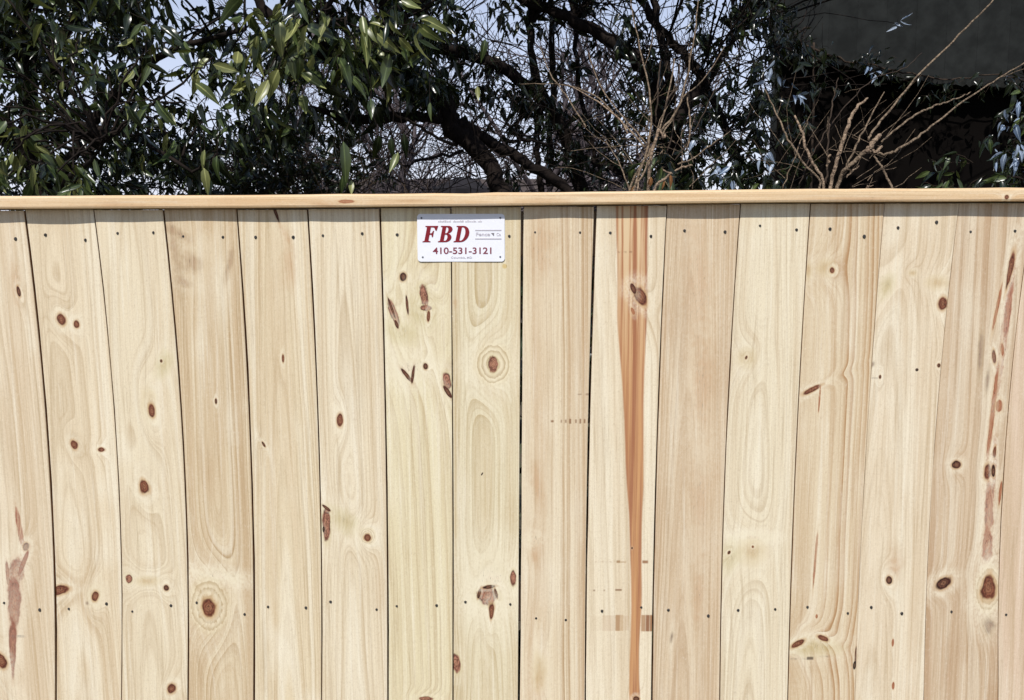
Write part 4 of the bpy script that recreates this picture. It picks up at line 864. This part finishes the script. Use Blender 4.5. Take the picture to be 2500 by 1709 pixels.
for x, y, Y, n_ in ((1900, 170, 1.3, 6), (1915, 215, 1.3, 6), (1950, 240, 1.3, 5), (1880, 370, 1.3, 5), (2135, 175, 1.6, 5), (2165, 205, 1.6, 3), (2200, 60, 2.0, 2), (1760, 440, 1.2, 5), (1735, 330, 1.3, 5), (1800, 420, 1.2, 4)):
    E_.clump(x, y, Y, .035, n_, .036, 'glint', .6, 2, near(srcE, at(x, y, Y)), .6, .0008)
for _ in range(190):
    s_ = at(rng.uniform(1480, 1950), rng.uniform(30, 480), rng.uniform(1.5, 2.0))
    E_.twig(s_, (rng.gauss(.1, .8), rng.gauss(0, .4), rng.gauss(.6, .7)), rng.uniform(.15, .6), rng.uniform(.0011, .0040), 7, .3)
for _ in range(40):  # unseen overhead clumps, added to shade the growth below
    x, Y, z = rng.uniform(.6, 2.0), rng.uniform(.7, 2.0), rng.uniform(2.75, 3.6)
    s_ = seen(Vector((x, Y, z)))
    if s_[1] > -60: continue
    E_.clump(s_[0], s_[1], Y, .2, 40, .06, {'ivy': .6, 'dark': .4}, .8, 5, near(srcE, Vector((x, Y, z))))
for _ in range(85):                                   # unseen ivy clumps added behind the boards so the gaps go dark
    q = Vector((rng.uniform(.1, 1.7), rng.uniform(.3, .8), rng.uniform(.3, 1.65))); s_ = seen(q)
    E_.clump(s_[0], s_[1], q.y, .17, 40, .085, 'ivy', .7, 5, None)
E_.finish(60, 18)

# --- the two cut back shrubs with tan stems
def c3(*q): return [(1240+a/2.942, b_/2.942, Y) for a, b_, Y in q]
def c4(*q): return [(1860+a/2.942, b_/2.942, Y) for a, b_, Y in q]
stem_paths = []
S1 = Plant('cut_back_shrub', 'tan stemmed cut back shrub with straight thin shoots, just right of centre', 'shrub', gp(1555, .42), bark_tan)
m_ = mpp(.45)
for px, r, mt in ((c3((880, 1500, .42), (880, 1350, .42), (950, 1200, .42), (1020, 1090, .42), (1080, 950, .45), (1130, 780, .5), (1175, 560, .55), (1195, 420, .6)), [.006, .006, .005, .004, .003], None),
                  (c3((930, 1500, .40), (935, 1340, .40), (985, 1220, .40), (1025, 1130, .40)), [.004, .0045, .004], bark_peel),
                  (c3((900, 1500, .4), (905, 1360, .4), (1000, 1090, .42), (1025, 900, .45), (1020, 650, .5), (965, 420, .55), (900, 120, .6), (880, -60, .6)), [.006, .006, .0045, .0035, .002], None),
                  (c3((1000, 1500, .41), (1010, 1260, .41), (1040, 1080, .41), (1085, 920, .41)), [.007, .008, .008, .006], bark_peel),
                  (c3((1085, 925, .41), (1120, 990, .41), (1130, 960, .42)), [.005, .006, .004], bark_peel),
                  (c3((1090, 960, .42), (1230, 760, .45), (1265, 640, .48), (1320, 380, .5), (1350, 180, .52), (1370, -60, .55)), [.005, .005, .0045, .0035, .0025], None),
                  (c3((1090, 1000, .42), (1180, 860, .5), (1260, 700, .55), (1400, 580, .6), (1560, 330, .7)), [.004, .004, .003, .002], None),
                  (c3((1280, 1080, .45), (1310, 960, .45), (1305, 820, .48), (1290, 700, .5)), [.004, .004, .003], None),
                  (c3((985, 1060, .42), (900, 960, .45), (800, 865, .5), (660, 710, .6), (500, 635, .7), (300, 600, .8), (90, 605, .9)), [.005, .005, .0045, .004, .003, .002], None),
                  (c3((1000, 1040, .42), (900, 920, .46), (780, 790, .52), (640, 560, .6), (580, 380, .7)), [.004, .0035, .003, .002], None),
                  (c3((860, 960, .46), (790, 840, .5), (600, 700, .6), (420, 600, .7)), [.004, .004, .003, .0015], bark_peel),
                  (c3((560, 910, .6), (420, 690, .7), (300, 520, .8), (230, 330, .9)), [.004, .004, .003, .002], None),
                  (c3((870, 1360, .44), (830, 1250, .46), (780, 1140, .5), (700, 1000, .6)), [.004, .003, .002], None),
                  (c3((1040, 1500, .4), (1060, 1340, .4), (1120, 1290, .4), (1175, 1240, .4)), [.005, .005, .006, .005], bark_peel),
                  (c3((1180, 1250, .4), (1130, 1230, .4), (1110, 1210, .4)), [.004, .004, .003], bark_peel),
                  (c3((1200, 1230, .42), (1260, 1200, .42), (1325, 1190, .42)), [.004, .005, .004], bark_peel),
                  (c3((1220, 1180, .45), (1340, 1130, .48), (1460, 1040, .5), (1600, 940, .55)), [.004, .004, .003, .0015], None),
                  (c3((1140, 1100, .45), (1180, 960, .46), (1200, 780, .5), (1230, 600, .55)), [.004, .0035, .002], bark_brown),
                  (c3((1200, 1150, .45), (1330, 960, .5), (1440, 740, .55), (1560, 500, .6), (1700, 300, .7)), [.003, .003, .0025, .0015], bark_brown),
                  (c3((1060, 900, .5), (1075, 700, .5), (1085, 560, .55), (1100, 430, .6)), [.004, .004, .003], bark_brown),
                  (c3((1100, 880, .5), (1160, 700, .5), (1215, 620, .52), (1240, 420, .6)), [.005, .004, .003], bark_brown)):
    stem_paths.append(S1.branch(px, [q*.50 for q in r], 'stem', 4, .0010, 8, mt))
for _ in range(26):
    s_ = at(1240+rng.uniform(820, 1350)/2.942, rng.uniform(300, 470), rng.uniform(.42, .6))
    S1.twig(s_, (rng.gauss(0, .7), rng.gauss(.2, .4), rng.gauss(.7, .5)), rng.uniform(.05, .28), rng.uniform(.0007, .0018), 5, .3)
for x, y, Y, Lp, ang, mk in ((1590, 432, .4, 34, 10, 'dry'), (1636, 425, .4, 38, -6, 'dry'), (1622, 440, .4, 26, 12, 'dry'), (1548, 455, .4, 20, 30, 'dry')):
    a = R(ang); S1.leaf(at(x, y, Y), (math.sin(-a), .1, -math.cos(a)), Lp*mpp(Y), mk, (.2, -1, .3))
for x, y, Y in ((1598, 400, .5), (1590, 430, .5), (1610, 380, .55)): S1.clump(x, y, Y, .05, 12, .05, {'dark': .5, 'mid': .5}, 1, 3, None)
for _ in range(20):                                   # side twigs and buds along the stems
    pt = rng.choice(stem_paths); i = rng.randrange(len(pt)//3, len(pt)-1); dd = (pt[i+1]-pt[i]).normalized()
    S1.twig(pt[i], dd+Vector((rng.gauss(0, .7), rng.gauss(0, .5), rng.gauss(.2, .5))), rng.choice((.012, .02, .05, .11)), rng.uniform(.0007, .0014), 4, .25)
S1.finish(40, 14)
stem_paths = []
S2_ = Plant('cut_back_shrub', 'tan stemmed cut back shrub with a swollen knuckle, right, against the dark shed', 'shrub', gp(2020, .55), bark_tan)
for px, r, mt in ((c4((430, 1500, .55), (440, 1300, .55), (380, 1190, .55), (320, 1080, .55), (290, 960, .56), (235, 830, .58)), [.006, .0065, .0065, .006, .004], bark_peel),
                  (c4((410, 1500, .54), (415, 1310, .54), (300, 1170, .54), (190, 1000, .56), (110, 830, .6), (20, 640, .65)), [.005, .005, .0045, .0035, .0025], None),
                  (c4((490, 1500, .55), (510, 1260, .55), (560, 1080, .55), (610, 930, .55), (650, 820, .56), (700, 750, .57), (760, 705, .58)), [.007, .008, .0085, .008, .007, .006, .004], bark_peel),
                  (c4((460, 1320, .56), (475, 1170, .57), (482, 920, .6), (510, 720, .62), (550, 560, .64)), [.005, .0045, .0035, .003, .002], bark_brown),
                  (c4((580, 1260, .55), (665, 1080, .56), (710, 980, .57), (770, 870, .6), (880, 660, .63)), [.004, .0045, .004, .0035, .002], None),
                  (c4((500, 1500, .55), (570, 1260, .55), (620, 1200, .54), (690, 1130, .54), (740, 1090, .53)), [.008, .008, .009, .010, .010], None),
                  (c4((610, 1275, .52), (640, 1240, .52), (700, 1190, .52)), [.003, .003, .002], bark_peel),
                  (c4((745, 1090, .53), (770, 1060, .53), (810, 1010, .53), (850, 970, .53)), [.008, .012, .011, .009], bark_peel),
                  (c4((770, 1080, .53), (820, 1090, .53), (860, 1050, .53)), [.008, .007, .005], bark_peel),
                  (c4((765, 1010, .53), (800, 940, .54), (960, 740, .57), (1150, 510, .60), (1420, 250, .65), (1560, 110, .68), (1700, -40, .7)), [.005, .005, .0045, .004, .0038, .0035, .003], None),
                  (c4((860, 1020, .54), (960, 930, .56), (1100, 830, .6), (1200, 780, .63), (1300, 740, .66), (1420, 700, .7), (1500, 660, .72)), [.004, .0042, .0045, .004, .003, .002], None),
                  (c4((830, 1105, .53), (900, 1105, .53), (1000, 1060, .54), (1120, 980, .56), (1250, 880, .58), (1500, 690, .62), (1700, 560, .66), (1900, 440, .7)), [.005, .0055, .0055, .005, .004, .0035, .003, .0025], None),
                  (c4((805, 1120, .53), (850, 1180, .52), (885, 1240, .52), (930, 1340, .51), (980, 1500, .5)), [.004, .0045, .005, .005, .005], None),
                  (c4((270, 1500, .6), (275, 1320, .6), (370, 1100, .62), (470, 930, .64), (600, 760, .68), (800, 570, .75), (1000, 500, .8), (1150, 380, .85)), [.003, .003, .003, .0025, .002, .0015], bark_brown),
                  (c4((140, 1500, .58), (160, 1330, .58), (240, 1120, .6), (290, 980, .62), (340, 840, .66)), [.0025, .0025, .0025, .0015], None),
                  (c4((470, 1200, .57), (480, 1150, .57), (490, 1110, .57)), [.005, .006, .005], bark_peel),
                  (c4((740, 1500, .5), (745, 1360, .5), (800, 1330, .5)), [.003, .003, .002], bark_peel)):
    stem_paths.append(S2_.branch(px, [q*.58 for q in r], 'stem', 5, .0014, 8, mt))
for _ in range(22):
    s_ = at(1860+rng.uniform(100, 900)/2.942, rng.uniform(330, 470), rng.uniform(.5, .7))
    S2_.twig(s_, (rng.gauss(0, .7), rng.gauss(.2, .4), rng.gauss(.7, .5)), rng.uniform(.05, .25), rng.uniform(.0006, .0013), 5, .3)
for _ in range(24):                                   # side twigs and buds along the stems
    pt = rng.choice(stem_paths); i = rng.randrange(len(pt)//3, len(pt)-1); dd = (pt[i+1]-pt[i]).normalized()
    S2_.twig(pt[i], dd+Vector((rng.gauss(0, .7), rng.gauss(0, .5), rng.gauss(.2, .5))), rng.choice((.012, .02, .05, .11)), rng.uniform(.0007, .0014), 4, .25)
S2_.finish(0)

# --- leafy growth at the right edge and low green along the shed
F_ = Plant('laurel_bush', 'dark bush at the far right edge with leaves coloured pale blue as sky glints', 'bush', gp(2520, 1.1), bark_dark)
F_.branch(None, [.02, .015, .008], 'trunk', pts=[F_.org, F_.org+Vector((0, 0, 1.2)), F_.org+Vector((.05, .05, 2.6))])
srcF = [F_.org+Vector((0, 0, z)) for z in (1.6, 1.9, 2.2)]
for x, y, n_ in ((2500, 230, 26), (2490, 300, 34), (2470, 360, 30), (2510, 390, 40), (2450, 440, 24), (2500, 460, 30), (2540, 180, 30), (2560, 320, 40), (2590, 420, 40), (2420, 470, 14)):
    F_.clump(x, y, rng.uniform(.9, 1.3), .07, n_, .045, {'ivy': .6, 'dark': .25, 'mid': .15}, .8, 4, near(srcF, at(x, y, 1.1)))
for x, y, n_ in ((2478, 300, 5), (2475, 350, 6), (2490, 380, 4), (2500, 260, 4)): F_.clump(x, y, .9, .04, n_, .036, 'glint', .6, 2, None)
F_.finish(60, 18)
G = Plant('low_green_shrub', 'low faint green shrub in shade under the long arching stems, lower right', 'shrub', gp(2360, 1.5), bark_brown)
G.branch(None, [.012, .008, .004], 'trunk', pts=[G.org, G.org+Vector((0, 0, 1.0)), G.org+Vector((.05, .03, 1.9))])
for x, y, n_ in ((2300, 440, 16), (2340, 455, 20), (2390, 430, 18), (2430, 450, 18), (2470, 420, 16), (2270, 465, 14), (2360, 490, 30), (2440, 500, 30)):
    G.clump(x, y, rng.uniform(1.3, 1.7), .09, n_, .05, {'dark': .6, 'mid': .4}, .5, 3, G.org+Vector((.03, .02, 1.5)), .8, .0012)
G.finish(40, 18)
V = Plant('ivy_vine', 'thin dark ivy trailing along the ragged roof edge of the shed', 'ivy', tuple(zed(e0-inn*.05+ev*.25, -.03)), bark_brown)
V.branch(None, [.008, .006, .005], 'stem', pts=[V.org, V.org+Vector((0, 0, 1.3)), e0-inn*.06+ev*.22+Vector((0, 0, -.05))])
run = [q-inn*rng.uniform(.03, .07)+Vector((0, 0, rng.uniform(-.01, .03))) for q in edge]
V.branch(None, [.005, .004, .002], 'stem', pts=[run[0]+ev*.2]+run[1:])
for i in range(len(run)-1):
    for k in range(4):
        q = run[i].lerp(run[i+1], rng.random()); s_ = seen(q+Vector((0, 0, rng.uniform(-.07, .03))))
        V.clump(s_[0], s_[1], q.y-.02, .05, 9, .038, {'ivy': .85, 'dark': .15}, .8, 3, None, .7, .0008)
V.finish(60, 14)
# --- tangle of brush low behind the leaves, left of centre
T = Plant('bramble_thicket', 'tangled brown twiggy brush low behind the hanging leaves, left of centre', 'brush', gp(640, 2.2), bark_brown)
for _ in range(520):
    x = rng.gauss(640, 220); Y = rng.uniform(1.7, 2.7); s_ = at(x, rng.uniform(330, 620), Y)
    T.twig(s_, (rng.gauss(0, .9), rng.gauss(0, .4), rng.gauss(.55, .6)), rng.uniform(.15, .5), rng.uniform(.0010, .0034), 6, .45)
for _ in range(130):
    x = rng.gauss(600, 250); y = rng.uniform(350, 520)
    if x > 930: continue
    T.clump(x, y, rng.uniform(1.8, 2.7), .10, 30, .045, {'dark': .7, 'ivy': .3}, .5, 4, None, .8, .001)
T.finish(0)

# --- bare trees far behind
def bare_tree(p, h, seed, label):
    r0 = random.Random(seed); t = empty('bare_tree', p); tag(t, label, 'tree', 'bare trees far beyond the fence')
    tk, tb = Tubes(), Tubes()
    def grow(q, d, L, r, lev):
        path = [q]; dd = d
        for i in range(5):
            dd = (dd+Vector((r0.gauss(0, .16), r0.gauss(0, .16), r0.gauss(.04, .12)))).normalized(); path.append(path[-1]+dd*L/5)
        (tk if lev == 0 else tb).add(path, lerp_rad([r, r*.55], 6), 6 if lev < 2 else 3, .04, False)
        if lev >= 4: return
        for k in range(r0.randint(4, 6) if lev else 9):
            i = r0.randint(1 if lev else 2, 5); a = r0.uniform(0, 6.28); sp = r0.uniform(.45, 1.0)
            u = dd.orthogonal().normalized(); w = dd.cross(u)
            grow(path[i], (dd+(u*math.cos(a)+w*math.sin(a))*sp).normalized(), L*r0.uniform(.45, .72), max(r*.5, .004), lev+1)
    grow(Vector((0, 0, -.05)), Vector((0, 0, 1)), h*.45, h*.012, 0)
    tk.build('trunk', bark_far, t); tb.build('crown', bark_far, t)
for i, (x, Y, h, lab) in enumerate(((760, 12, 6, 'grey bare tree far behind the drooping leaves'), (1010, 12, 7, 'grey bare tree far off, seen left of the forked leaning trunk'), (1230, 9.5, 6, 'pale bare tree seen through the gap under the leaning trunk'), (1420, 11, 6.5, 'pale bare tree behind the thin upright dark stems'), (1760, 10, 6.5, 'bare tree glimpsed between the forked trunk and the shed'))):
    bare_tree(gp(x, Y), h, 100+i, lab)
